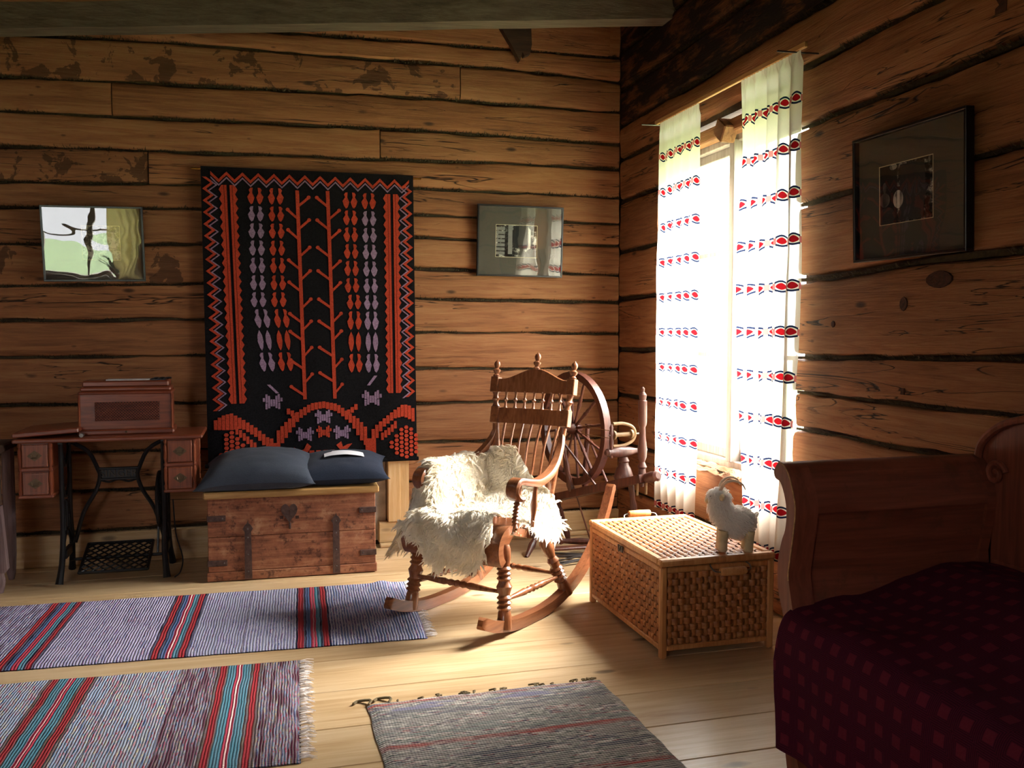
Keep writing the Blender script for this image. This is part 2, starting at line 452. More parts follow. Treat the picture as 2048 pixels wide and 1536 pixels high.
la = [2.42, 2.145, 1.818, 1.52, 1.195, .897, .585]
ra = [[(YF, 2.46), (3.4, 2.443)], [(YF, 2.21), (2.26, 2.19), (3.4, 2.177)], [(YF, 1.89), (2.25, 1.873), (3.08, 1.86), (3.4, 1.849)],
      [(YF, 1.56), (2.24, 1.55), (2.66, 1.553), (3.04, 1.53), (3.4, 1.527)], [(YF, 1.23), (2.22, 1.219), (3.4, 1.191)],
      [(YF, 1.035), (3.4, 1.04)], [(YF, .876), (3.4, .878)], [(YF, .585), (3.4, .585)]]
Laf = [Hf[4]] + [fz([(4.8, z + .005), (5.45, z - .005)]) for z in la[1:]]
Raf = [fz(t) for t in ra]; Raf[0] = Hf[4]
for i in range(6): make_log(rmap, WY1, YB, Laf[i], Laf[i + 1], 'log', LOGY, wall_right, .026)
for i in range(7): make_log(rmap, YF, WY0 + .02 * math.sin(i * 2.1), Raf[i], Raf[i + 1], 'log', LOGY, wall_right, .024 if i < 4 else .015)
runs = [(YF, YB, Hf[i], .017) for i in range(1, 4)] + [(YF, YB, Of[0], .012), (YF, YB, Of[1], .012)]
runs += [(WY1, YB, f, .018) for f in Laf[:6]] + [(YF, WY0, f, .017 if i < 4 else .010) for i, f in enumerate(Raf[:7])]
moss_strip(rmap, runs, 'moss_caulking', wall_right)

KNOT_SOCKET = plain('bark_knot_socket_shade', (62, 30, 16), .9, nscale=70, amt=.6, bump=1.0)
for (ky, kz, ry, rz_, nn) in ((2.59, 1.482, .062, .030, 14), (2.763, 1.403, .020, .026, 10), (2.757, 1.086, .013, .016, 4), (3.177, 1.334, .012, .014, 7), (2.352, 2.325, .036, .040, 4)):  # last entry is a square beam socket, its inner shade painted as a flat block
    pts = [(ky + ry * math.copysign(abs(math.cos(t)) ** 1.3, math.cos(t)), kz + rz_ * math.sin(t)) for t in [2 * math.pi * (i + .5) / nn for i in range(nn)]]
    MB().prism(pts, lambda a, b, h: (XR - .004 - h * .0 + h, a, b), .03).build('knot', KNOT_SOCKET, wall_right, smooth=False)  # knots, and the flat block for the shade inside the beam socket

# left and rear walls, outside the picture but seen in the glass of the pictures
wall_left = struct(MB().box(XL - .17, XL - .05, YF, YB, -.05, ZC).build('wall_left', DARKW, smooth=False), 'log wall opposite the curtained window')
lmap = lambda a, d, z: (XL - d, a, z)
zz = [0, .3, .6, .9, 1.2, 1.5, 1.8, 2.1, 2.4, 2.7, 3.0, 3.41]
for a, b in zip(zz, zz[1:]): make_log(lmap, YF, YB, lambda q, b=b: b, lambda q, a=a: a, 'log', LOGY, wall_left, .02, .4)
wall_rear = struct(MB().box(XL, RX0, YF - .17, YF - .05, -.05, ZC).box(RX1, XR, YF - .17, YF - .05, -.05, ZC).box(RX0, RX1, YF - .17, YF - .05, -.05, RZ0 - .02)
                   .box(RX0, RX1, YF - .17, YF - .05, RZ1 + .02, ZC).build('wall_rear', DARKW, smooth=False), 'log wall behind the photographer')
fmap = lambda a, d, z: (a, YF - d, z)
zr = [0, .33, .67, 1.0, 1.28, 1.57, 1.86, 2.15, 2.40, 2.65, 2.95, 3.41]
for a, b in zip(zr, zr[1:]):
    t = lambda q, b=b: b; u = lambda q, a=a: a
    if b <= RZ0 + .01 or a >= RZ1 - .01: make_log(fmap, XL, XR, t, u, 'log', LOGX, wall_rear, .02, .4)
    else:
        make_log(fmap, XL, RX0, t, u, 'log', LOGX, wall_rear, .02, .4); make_log(fmap, RX1, XR, t, u, 'log', LOGX, wall_rear, .02, .4)

# floor of broad pine boards
floor = struct(MB().box(XL, XR, YF, YB, -.08, -.03).build('floor', DARKW, smooth=False), 'broad pale pine floorboards')
ys = [YF, -.80, -.50, -.19, .11, .40, .70, 1.00, 1.30, 1.60, 1.90, 2.20, 2.43, 2.67, 2.94, 3.25, 3.566, 3.86, 4.17, 4.47, 4.78, 5.09, 5.34, YB + .05]
for a, b in zip(ys, ys[1:]):
    MB().box(XL, XR + .05, a + .0012, b - .0012, -.03, 0, .003).build('floorboard', FLOORM, floor, smooth=False)
ceiling = struct(MB().box(XL, XR + .05, YF, YB + .05, ZC, ZC + .05).build('ceiling', DARKW, smooth=False), 'dark board ceiling')
for i in range(22):
    y = YF + i * .30
    if y + .29 < YB + .1: MB().box(XL, XR + .05, y + .003, y + .297, ZC - .02, ZC + .01, .004).build('ceiling_board', DARKW, ceiling, smooth=False)

# baseboards and thin floor strip
bb = struct(MB().box(XL, DX0 - .0, YB - .018, YB + .04, 0, .176, .004).build('baseboard_back', PINE, smooth=False), 'pale pine baseboard under the log wall')
bb2 = struct(MB().box(DX1 - .12, XR - .0, YB - .025, YB + .04, .022, .147, .004).build('baseboard_back_corner', PINE, smooth=False), 'pale pine baseboard beside the corner')
MB().box(DX1 - .12, XR, YB - .07, YB - .024, 0, .024, .006).build('strip', PINE, bb2, smooth=False)

# doorway behind the hanging
door = struct(MB().box(DX0 + .10, DX1 - .07, YB + .03, YB + .06, .03, 1.95).build('door_1', plain('door_paint', (196, 192, 184), .6), smooth=False), 'pale painted door hidden behind the wall hanging')
for a, b, d in ((DX1 - .065, DX1 + .012, .035), (DX1 + .010, DX1 + .066, .022), (DX0 - .02, DX0 + .10, .002)):
    MB().box(a, b, YB - d, YB + .05, .148, 2.05, .004).build('trim', PINEV, door, smooth=False)
MB().box(DX0 - .02, DX1 + .066, YB - .002, YB + .05, 1.98, 2.05, .004).build('trim', PINE, door, smooth=False)

# ------------------------------------------------------------------ window in the right wall
win = struct(MB().box(XR + .10, XR + .22, WY0 - .0, WY0 + .05, WZ0, WZ1 - .06, .004).box(XR + .10, XR + .22, WY1 - .05, WY1, WZ0, WZ1 - .06, .004)
             .box(XR + .10, XR + .22, WY0, WY1, WZ0 - .02, WZ0 + .035, .004).box(XR + .10, XR + .22, WY0, WY1, WZ1 - .13, WZ1 - .06, .004)
             .build('window_1', GREYW, smooth=False), 'bright window of two casements with narrow glazing bars')
YM = 4.175
def sash(y0, y1, z0, z1, x0):
    fr = MB().box(x0, x0 + .035, y0, y0 + .045, z0, z1, .003).box(x0, x0 + .035, y1 - .045, y1, z0, z1, .003) \
        .box(x0, x0 + .035, y0 + .045, y1 - .045, z0, z0 + .05, .003).box(x0, x0 + .035, y0 + .045, y1 - .045, z1 - .045, z1, .003).build('casement', GREYW, win, smooth=False)
    h = (z1 - z0) / 3
    for k in (1, 2): MB().box(x0 + .006, x0 + .03, y0 + .045, y1 - .045, z0 + h * k - .011, z0 + h * k + .011, .002).build('glazing_bar', GREYW, fr, smooth=False)
    for k in range(3): MB().box(x0 + .016, x0 + .019, y0 + .045, y1 - .045, z0 + h * k + .01, z0 + h * (k + 1) - .01).build('pane', PANE, fr, smooth=False)
sash(WY0 + .05, YM, WZ0 + .035, WZ1 - .13, XR + .14)
sash(YM, WY1 - .05, WZ0 + .035, WZ1 - .13, XR + .14)
MB().box(XR + .08, XR + .145, YM - .035, YM + .012, WZ0 + .03, WZ1 - .12, .003).build('mullion', GREYW, win, smooth=False)
# plank and wedge above the casements, ragged log top as inner sill
MB().box(XR + .03, XR + .10, WY0, WY1, WZ1 - .10, WZ1 - .035, .006).build('lintel_board', LOGY, win, smooth=False)
MB().box(XR - .02, XR + .06, YM - .12, YM - .02, -.045, .045, .006, Matrix.Translation((0, 0, WZ1 - .05)) @ Matrix.Translation((0, YM, 0)) @ Matrix.Rotation(.6, 4, 'X') @ Matrix.Translation((0, -YM, 0))).build('wedge_block', LOGY, win, smooth=False)
mb = MB()
mb.grid(60, 8, lambda u, v: (XR - .012 + v * .12, WY0 + u * (WY1 - WY0), .575 + .030 * math.sin(v * 2.6) + .016 * fbm(u * 16, v * 3, 2)))
mb.build('sill', LOGY, win, label='ragged log top serving as inner sill')
# rear window, seen mirrored in the picture glass
win2 = struct(MB().box(RX0, RX1, YF - .2, YF - .08, RZ0, RZ0 + .05).box(RX0, RX1, YF - .2, YF - .08, RZ1 - .05, RZ1).box(RX0, RX0 + .05, YF - .2, YF - .08, RZ0 + .05, RZ1 - .05)
              .box(RX1 - .05, RX1, YF - .2, YF - .08, RZ0 + .05, RZ1 - .05).build('window_2', GREYW, smooth=False), 'small window in the rear wall')
MB().box((RX0 + RX1) / 2 - .03, (RX0 + RX1) / 2 + .03, YF - .18, YF - .12, RZ0 + .05, RZ1 - .05).build('mullion', GREYW, win2, smooth=False)
for a, b in ((RX0 + .05, (RX0 + RX1) / 2 - .03), ((RX0 + RX1) / 2 + .03, RX1 - .05)):
    MB().box(a, b, YF - .16, YF - .14, RZ0 + .55, RZ0 + .572).build('glazing_bar', GREYW, win2, smooth=False)
    MB().box(a, b, YF - .152, YF - .149, RZ0 + .05, RZ1 - .05).build('pane', PANE, win2, smooth=False)

# ceiling beam, a little askew to the wall
bA = Vector((-1.30, 5.16, 2.825)); bB = Vector((2.28, 4.70, 3.055)); bd = (bB - bA).normalized()
bA = bA - bd * 1.45
side = Vector((0, 0, 1)).cross(bd).normalized(); bu = bd.cross(side)
mb = MB(); secs = []
for i in range(31):
    p = bA.lerp(bB, i / 30); w = .006 * fbm(i * .5, 1, 1); h = .13 + .006 * fbm(i * .4, 3, 1)
    secs.append([p - bu * w, p - bu * w + side * .13, p + side * .13 + bu * h, p + bu * h])
beam = struct(mb.sweep_rect(secs).build('ceiling_beam', BEAMM, angle=40), 'grey weathered beam crossing under the ceiling')
# broken board end hanging under the beam
mb = MB()
mb.prism([(1.40, 3.20), (1.625, 3.20), (1.632, 3.06), (1.62, 3.00), (1.585, 2.985), (1.572, 3.01), (1.556, 2.955), (1.50, 3.05)], lambda a, b, h: (a, YB - .075 + h, b), .05)
tag(mb.build('broken_board', DARKW, smooth=False), 'dark splintered board end jammed between the beam and log wall', 'board')
# ------------------------------------------------------------------ curtains
def curtain_mat():
    m = NT('curtain_cotton')
    uv = m.new('UVMap'); sx = m.new('SeparateXYZ'); m.link(uv.outputs[0], sx.inputs[0])
    u, v = sx.outputs[0], sx.outputs[1]
    fv = m.math('SUBTRACT', m.math('FRACT', m.math('DIVIDE', v, .193)), .5)          # band centre at 0
    av = m.math('MULTIPLY', m.math('ABSOLUTE', fv), .193)                             # metres from the band centre
    fu = m.math('SUBTRACT', m.math('FRACT', m.math('DIVIDE', u, .057)), .5)
    au = m.math('MULTIPLY', m.math('ABSOLUTE', fu), .057)
    hw = m.math('ADD', .0225, m.math('MULTIPLY', m.math('COSINE', m.math('MULTIPLY', fu, 6.283)), .004))   # scalloped half height
    band = m.math('MULTIPLY', m.math('LESS_THAN', av, hw), m.math('LESS_THAN', v, 2.14))
    mot = m.math('LESS_THAN', m.math('ABSOLUTE', fu), .40)
    edge = m.math('MULTIPLY', m.math('GREATER_THAN', av, m.math('SUBTRACT', hw, .0085)), m.math('MULTIPLY', band, mot))
    dia = m.math('LESS_THAN', m.math('ADD', m.math('POWER', m.math('DIVIDE', au, .019), 1.5), m.math('POWER', m.math('DIVIDE', av, .0150), 1.5)), 1.0)
    pink = m.math('MULTIPLY', m.math('GREATER_THAN', au, .020), m.math('LESS_THAN', av, .0135))
    dia = m.math('MULTIPLY', dia, band); pink = m.math('MULTIPLY', pink, band)
    wv = m.noise(m.coords((60, 60, 60)), 6, 3)
    base = m.mix(wv, lin((226, 218, 198)), lin((240, 234, 218)))
    c = m.mix(pink, base, lin((196, 112, 108)))
    c = m.mix(dia, c, lin((150, 20, 28)))
    c = m.mix(edge, c, lin((26, 36, 62)))
    d = m.new('BsdfDiffuse'); t = m.new('BsdfTranslucent'); m.link(c, d.inputs[0]); m.link(c, t.inputs[0])
    mx = m.new('MixShader'); mx.inputs[0].default_value = .42; m.link(d.outputs[0], mx.inputs[1]); m.link(t.outputs[0], mx.inputs[2])
    tr = m.new('BsdfTransparent'); m2 = m.new('MixShader')
    m.link(m.math('MULTIPLY', .12, m.math('SUBTRACT', 1.0, band)), m2.inputs[0]); m.link(mx.outputs[0], m2.inputs[1]); m.link(tr.outputs[0], m2.inputs[2])
    return m.done(m2.outputs[0])
CURT = curtain_mat()
def curtain(name, label, xtop, yl, yr, z0, z1, width, folds, amp, seed, pull=None):
    """cloth hanging from z1 to z0; yl / yr give the two edges (y) as a function of z"""
    nu, nv = 90, 70; vs = []; uvs = []
    for j in range(nv + 1):
        z = z1 + (z0 - z1) * j / nv; q = j / nv
        a, b = yl(z), yr(z)
        for i in range(nu + 1):
            s_ = i / nu
            ph = folds * 2 * math.pi * s_ + seed
            am = amp * (.45 + .75 * min(1, q * 2.5)) * (1 + .5 * fbm(s_ * 3, q * 1.2, seed))
            x = xtop + am * math.sin(ph + 1.2 * fbm(s_ * 2, q * 1.5, seed + 3)) + .012 * fbm(s_ * 4, q * 3, seed)
            if q < .02: x = xtop + .004 * math.sin(ph * 4)
            y = a + (b - a) * s_ + .25 * am * math.cos(ph)
            vs.append((x, y, z)); uvs.append((s_ * width, (z - z0) + .193 * .5 - .018 + .006 * math.sin(ph + 1)))
    mb = MB(); fs = [(j * (nu + 1) + i, j * (nu + 1) + i + 1, (j + 1) * (nu + 1) + i + 1, (j + 1) * (nu + 1) + i) for j in range(nv) for i in range(nu)]
    mb.add(vs, fs); o = mb.build(name, CURT, None, fix=False, angle=80)
    ul = o.data.uv_layers.new(name='UVMap')
    for lp in o.data.loops: ul.data[lp.index].uv = uvs[lp.vertex_index]
    return tag(o, label, 'curtain')
CX = XR - .095
curtain('curtain', 'white patterned curtain panel hanging beside the log corner, straight to its hem', CX, lambda z: 4.205 + .03 * (2.43 - z) / 2.1 - .03, lambda z: 4.64, .315, 2.455, .52, 4.5, .014, 1.0)
curtain('curtain', 'white patterned curtain panel bunched at its hem beside the sofa bed and toy goat', CX, lambda z: 3.30 + .06 * max(0, min(1, (1.25 - z) / .9)), lambda z: 3.775 - .10 * max(0, min(1, (1.1 - z) / .8)), .315, 2.47, .62, 5.0, .020, 2.3)
rod = tag(MB().box(CX - .008, CX + .008, 3.26, 4.70, 2.455, 2.479, .003).build('curtain_rod', wood('rod_pine', (180, 130, 70), (216, 170, 106), (232, 196, 140), 'Y'), smooth=False),
          'thin pale wooden curtain rod over the window', 'curtain rod')
for yy, lab in ((4.68, 'steel nail holding the curtain rod next to the corner'), (3.32, 'steel nail holding the curtain rod over the sofa bed')):
    tag(MB().tube([(XR + .03, yy, 2.455), (CX - .09, yy + .01, 2.452)], .0035, 6).build('nail', STEEL), lab, 'nail')

# ------------------------------------------------------------------ framed photographs
FRAMEM = plain('black_frame', (16, 17, 20), .3, nscale=6, amt=.1, bump=.02)
MATB = plain('grey_mount', (77, 74, 65), .9, nscale=3, amt=.04, bump=.02)
BEVEL = plain('cream_bevel', (206, 196, 160), .8)
GLASSP = thin_glass('picture_glass', wavy=.09, boost=1.0)
def photo_mat(name, kind):
    m = NT(name)
    co = m.coords((1, 1, 1))
    n1 = m.noise(co, 16 if kind != 2 else 30, 6, .7, .5); n2 = m.noise(co, 60, 4, .7)
    k = m.math('ADD', m.math('MULTIPLY', n1, .7), m.math('MULTIPLY', n2, .4))
    lo, hi_ = {0: (.45, .62), 1: (.52, .66), 2: (.50, .68)}[kind]
    c = m.ramp(k, [(lo, lin((22, 22, 20))), ((lo + hi_) / 2, lin((74, 72, 66))), (hi_, lin((190, 188, 176)))])
    return m.done(m.principled(c, .8, spec=.2))
PH = [photo_mat('photo_faded', 0), photo_mat('photo_cottage', 1), photo_mat('photo_still_life', 2)]
GRY = lambda v: plain('print_%d' % v, (v, v, int(v * .96)), .8, amt=.15, nscale=50)
P_BLK, P_DK, P_MD, P_WH = GRY(14), GRY(46), GRY(120), GRY(214)
def picture(label, w, h, M, mat_open, kind, inset, depth=.022):
    """frame in local x (width) and z (height), front towards -y"""
    t = thing('framed_photograph', label, 'picture'); t.matrix_world = M
    f = .010; d = depth
    MB().box(-w / 2, w / 2, -d, 0, h / 2 - f, h / 2, .001).box(-w / 2, w / 2, -d, 0, -h / 2, -h / 2 + f, .001).box(-w / 2, -w / 2 + f, -d, 0, -h / 2 + f, h / 2 - f, .001) \
        .box(w / 2 - f, w / 2, -d, 0, -h / 2 + f, h / 2 - f, .001).build('frame', FRAMEM, t, smooth=False)
    x0, x1, z0, z1 = mat_open
    a, b = w / 2 - f, h / 2 - f
    MB().box(-a, a, -.010, -.008, z1, b).box(-a, a, -.010, -.008, -b, z0).box(-a, x0, -.010, -.008, z0, z1).box(x1, a, -.010, -.008, z0, z1).build('mount', MATB, t, smooth=False)
    e = .0025
    MB().box(x0, x1, -.0102, -.008, z1 - e, z1).box(x0, x1, -.0102, -.008, z0, z0 + e).box(x0, x0 + e, -.0102, -.008, z0 + e, z1 - e).box(x1 - e, x1, -.0102, -.008, z0 + e, z1 - e).build('mount_bevel', BEVEL, t, smooth=False)
    p = MB().box(x0, x1, -.0072, -.0062, z0, z1).build('photo', PH[kind], t, smooth=False)
    for nm, poly, mt in inset:
        MB().prism([(x0 + (x1 - x0) * q, z0 + (z1 - z0) * r_) for q, r_ in poly], lambda q, r_, k: (q, -.0072 - .0005 - k, r_), .0004).build(nm, mt, p, smooth=False)
    MB().box(-a, a, -d + .004, -d + .006, -b, b).build('glass', GLASSP, t, smooth=False)
    MB().box(-w / 2 + .004, w / 2 - .004, -.005, 0, -h / 2 + .004, h / 2 - .004).build('backing', FRAMEM, t, smooth=False)
    return t
def ell(cx, cy, rx, ry, n=20): return [(cx + rx * math.cos(i * 2 * math.pi / n), cy + ry * math.sin(i * 2 * math.pi / n)) for i in range(n)]
rc = lambda a, b, c, d: [(a, c), (b, c), (b, d), (a, d)]
tilt = Matrix.Rotation(math.radians(4.2), 4, 'X')
# over the sewing machine
picture('small framed photograph over the sewing machine, its glass mirroring a bright window', .515, .408, Matrix.Translation((-.868, YB - .036, 1.785)) @ Matrix.Rotation(math.radians(-.9), 4, 'Y') @ tilt, (-.06, .135, -.088, .10), 0, [])
# between the hanging and the corner
logs1 = [('printed_log', rc(.0, .22, .08 + .125 * i, .17 + .125 * i), P_MD) for i in range(7)]
picture('small framed photograph of a log cottage doorway hung near the room corner', .552, .436, Matrix.Translation((1.567, YB - .034, 1.865)) @ Matrix.Rotation(math.radians(.5), 4, 'Y') @ Matrix.Rotation(math.radians(2.5), 4, 'X'), (-.158, .11, -.10, .10), 1,
        logs1 + [('printed_doorway', rc(.42, .78, .30, .97), P_BLK), ('printed_post', rc(.30, .40, .1, 1.0), P_MD), ('printed_frame', [(.76, .25), (.84, .28), (.84, .86), (.76, .97)], P_WH)])
# over the sofa bed
picture('large framed photograph of a wicker basket and white cup over the sofa bed', .578, .465, Matrix.Translation((XR - .006, 2.727, 1.80)) @ Matrix.Rotation(-math.pi / 2, 4, 'Z') @ Matrix.Rotation(math.radians(.3), 4, 'Y') @ Matrix.Rotation(math.radians(2.2), 4, 'X'), (-.165, .115, -.105, .112), 2,
        [('printed_shadow', rc(.0, .34, .02, .98), P_BLK), ('printed_basket', [(.38, .04), (.80, .03), (.86, .5), (.84, .95), (.40, .96)], P_DK), ('printed_cup', ell(.36, .40, .095, .15), P_WH),
         ('printed_cup_mouth', ell(.325, .47, .018, .028), P_BLK), ('printed_bowl', ell(.14, .14, .16, .16), P_DK), ('printed_pot', ell(.27, .95, .07, .05), P_WH), ('printed_leaf', ell(.10, .62, .035, .10), P_MD), ('printed_flower', ell(.10, .42, .10, .12), P_MD)], depth=.034)

# ------------------------------------------------------------------ woven wall hanging
BLK = plain('black_wool', (20, 19, 21), .95, nscale=120, amt=.5, bump=.3, spec=.1)
RED = plain('orange_red_wool', (164, 60, 40), .95, nscale=160, amt=.35, bump=.5, spec=.1)
LIL = plain('lilac_wool', (135, 110, 134), .95, nscale=160, amt=.4, bump=.5, spec=.1)
HG = thing('wall_hanging', 'large black woven wall hanging with red and lilac motifs above the wooden chest', 'wall hanging', (-.306, YB - .045, 2.236))
HW, HH = 1.205, 1.70
def hwave(u, v):       # how far the cloth stands from the wall
    q = max(0, v - .55) / 1.15
    return .012 * math.sin(u * 7 + 1) * q + .02 * q * q * math.sin(u * 12.5 + .4) + .006 * fbm(u * 3, v * 2, 1)
def Hm(zx, zy):
    t = (zx - 55) / 1045
    return t * HW, (zy - 45 - 20 * t) / (1425 - 20 * t) * HH
def HP(zx, zy, h=0.0):
    u, v = Hm(zx, zy); return (u + .012 * v / HH, -hwave(u, v) - h, -v)
mb = MB()
mb.grid(48, 60, lambda a, b: (a * HW + .012 * b, -hwave(a * HW, b * HH), -b * HH))
mb.grid(48, 60, lambda a, b: (a * HW + .012 * b, -hwave(a * HW, b * HH) + .006, -b * HH))
mb.build('cloth', BLK, HG, angle=80)
mb = MB().tube([(-.05, .014, -.014), (HW + .05, .014, -.014)], .006, 8); mb.build('hanging_rod', BRASS, HG)
mb = MB().tube([(-.005, -.005 - hwave(.0, HH), -HH), (HW / 2, -.005 - hwave(HW / 2, HH), -HH - .004), (HW + .02, -.005 - hwave(HW, HH), -HH)], .012, 8); mb.build('bottom_batten', BLK, HG)
def motif(name, poly, mat, h=.0035):
    """flat raised shape that follows the cloth"""
    mb = MB(); mb.prism(poly, lambda a, b, k: HP(a, b, .0005 + k), h); return mb.build(name, mat, HG, smooth=False)
def line(name, pts, wx, wy, mat, h=.0035):
    mb = MB()
    for (a, b), (c, d) in zip(pts, pts[1:]):
        mb.prism([(a - wx, b - wy), (a + wx, b + wy), (c + wx, d + wy), (c - wx, d - wy)], lambda p, q, k: HP(p, q, .0005 + k), h)
    return mb.build(name, mat, HG, smooth=False)
def zig(x_of, y0, y1, n, dx, flip):
    return [(x_of(y0 + (y1 - y0) * i / n) + (dx if (i % 2) ^ flip else 0), y0 + (y1 - y0) * i / n) for i in range(n + 1)]
xl = lambda y: 70 + 22 * max(0, y - 300) / 900
line('zigzag_border', zig(xl, 95, 1205, 40, 38, 0), 9, 0, RED); line('zigzag_border', [(a + 19, b) for a, b in zig(xl, 105, 1205, 40, 38, 0)], 4.5, 0, LIL)
xr_ = lambda y: 1084 + 2 * max(0, y - 300) / 900
line('zigzag_border', [(a - (36 if i % 2 == 0 else 0), b) for i, (a, b) in enumerate(zig(xr_, 115, 1160, 38, 0, 0))], 9, 0, RED)
line('zigzag_border', [(a - 20 - (36 if i % 2 == 0 else 0), b) for i, (a, b) in enumerate(zig(xr_, 122, 1165, 38, 0, 0))], 4.5, 0, LIL)
tp = [(100 + 37.6 * i, (76 if i % 2 == 0 else 112) + 18 * i / 26) for i in range(27)]
line('zigzag_border', tp, 0, 8, RED); line('zigzag_border', [(a, b + 20) for a, b in tp], 0, 4, LIL)
def tooth(xs, sgn, w, y0, y1, n):
    """upright stripe with teeth on one side"""
    e = [(xs(y0 + (y1 - y0) * i / n), y0 + (y1 - y0) * i / n) for i in range(n + 1)]
    for k, (o0, o1) in enumerate(((0, w * .46), (w * .54, w))):
        line('toothed_stripe', [(x + sgn * (o0 + o1) / 2, y) for x, y in e[::4] + [e[-1]]], (o1 - o0) / 2, 0, RED)
    mb = MB()
    for i in range(0, n - 1, 2):
        a, b, c = e[i], e[i + 1], e[i + 2]
        mb.prism([(a[0] + sgn * w, a[1] + 2), (b[0] + sgn * (w + 12), b[1]), (c[0] + sgn * w, c[1] - 2)], lambda p, q, k: HP(p, q, .0005 + k), .0035)
    mb.build('stripe_teeth', RED, HG, smooth=False)
sl = lambda y: 181 + 22 * (y - 130) / 1040
tooth(lambda y: sl(y) - 7, -1, 26, 132, 1172, 48); tooth(lambda y: sl(y) + 7, 1, 25, 132, 1172, 48)
sr = lambda y: 986
tooth(lambda y: sr(y) - 7, -1, 25, 158, 1138, 46); tooth(lambda y: sr(y) + 7, 1, 24, 158, 1138, 46)
ROWS = [140, 228, 310, 392, 475, 560, 642, 724, 825, 935, 1038]
def leafshape(cx, y0, y1, w, mir, lean):
    p = [(.30, 0), (.62, .02), (.80, .14), (.66, .30), (1.0, .55), (.80, .84), (.55, 1), (.34, .93), (.10, .60), (.38, .32)] if mir else \
        [(.70, 0), (.38, .02), (.20, .14), (.34, .30), (.0, .55), (.20, .84), (.45, 1), (.66, .93), (.90, .60), (.62, .32)]
    if y1 - y0 > 95: p = [(.5, 0), (.78, .25), (.85, .55), (.7, .85), (.5, 1), (.3, .85), (.12, .55), (.2, .25)]
    return [(cx + (a - .5) * w + lean * b, y0 + (y1 - y0) * b) for a, b in p]
for cx, firstred, mt, lean0, dy in ((290, 1, LIL, 26, 0), (388, 0, RED, 20, 0), (755, 0, RED, 0, 12), (850, 1, LIL, 0, 14)):
    for r_ in range(10):
        for s_ in (0, 1):
            sh = 6 * r_ / 10 + (lean0 * max(0, r_ - 6) / 3 if lean0 else 0) + (8 if cx == 755 and r_ > 5 else 0)
            motif('leaf_motif', leafshape(cx + s_ * (39 if cx < 600 else 37) + sh, ROWS[r_] * .99 + dy + 3, ROWS[r_ + 1] * .99 + dy - 6, 38, s_, lean0 * .5 if r_ > 6 else 0), RED if (r_ == 0 or mt is RED) else LIL)
def stem(x0, x1, tipl, tipr):
    st = line('stem_motif', [(x0 + (x1 - x0) * i / 6, 150 + (1160 - 150) * i / 6) for i in range(7)], 9, 0, RED)
    X = lambda y: x0 + (x1 - x0) * (y - 150) / 1010
    for tx, tips, sg in ((tipl, [(t, 1) for t in (240, 337, 482, 588, 740, 826, 965, 1095)] if tipl < 500 else [(t, 1) for t in (180, 288, 420, 533, 670, 777, 905, 1030)], -1),
                         (tipr, [(t, 1) for t in (180, 288, 420, 533, 670, 777, 905, 1035)] if x0 < 600 else [(t, 1) for t in (240, 337, 485, 590, 740, 826, 965, 1088)], 1)):
        for t, _ in tips:
            mb = MB(); yb_ = t + 46
            mb.prism([(tx, t - 5), (tx, t + 11), (X(yb_), yb_ + 8), (X(yb_), yb_ - 6)], lambda p, q, k: HP(p, q, .0005 + k), .0035)
            mb.prism(ell(tx, t + 2, 10, 9, 8), lambda p, q, k: HP(p, q, .0005 + k), .0045)
            o = mb.build('twig', RED, st, smooth=False)
stem(512, 530, 464, 568); stem(662, 680, 608, 718)
def bars(name, pts, mat, hgt, wid=8.4):
    mb = MB()
    for x, y, h in [(p + (hgt,))[:3] for p in pts]:
        mb.prism([(x - wid, y - h / 2), (x + wid, y - h / 2), (x + wid, y + h / 2), (x - wid, y + h / 2)], lambda p, q, k: HP(p, q, .0005 + k), .006)
    return mb.build(name, mat, HG, smooth=False)
def along(tab, x0, x1, step=19): return [(x, interp(tab, x)) + ((interp([(t[0], t[2]) for t in tab], x),) if len(tab[0]) > 2 else ()) for x in [x0 + i * step for i in range(int((x1 - x0) / step) + 1)]]
bars('arch_motif', along([(390, 1360, 90), (440, 1300, 75), (500, 1235, 42), (560, 1198, 36), (620, 1188, 32), (690, 1205, 38), (760, 1262, 46), (800, 1310, 90), (850, 1370, 90)], 395, 850), RED, 40)
bars('arch_motif', along([(95, 1272, 46), (130, 1262, 70), (170, 1258, 80), (220, 1270, 46), (290, 1318, 44), (345, 1375, 60), (365, 1380, 60)], 95, 362), RED, 40)
bars('arch_motif', along([(850, 1378, 70), (885, 1335, 70), (920, 1290, 40), (980, 1245, 40), (1030, 1225, 60), (1070, 1240, 70), (1096, 1262, 60)], 872, 1096), RED, 40)
bars('branch_motif', along([(190, 1298), (230, 1335), (270, 1375), (292, 1392)], 195, 292, 17), RED, 36, 7)
bars('branch_motif', along([(918, 1352), (960, 1322), (1000, 1282), (1030, 1265)], 918, 1000, 17), RED, 36, 7)
bars('branch_motif', [(447, 1218), (466, 1228), (485, 1240)], RED, 28); bars('branch_motif', [(786, 1204), (767, 1218), (748, 1230)], RED, 28)
motif('base_block', [(338, 1372), (388, 1372), (388, 1425), (338, 1425)], RED, .006); motif('base_block', [(832, 1362), (885, 1362), (885, 1438), (770, 1438), (770, 1424), (832, 1424)], RED, .006)
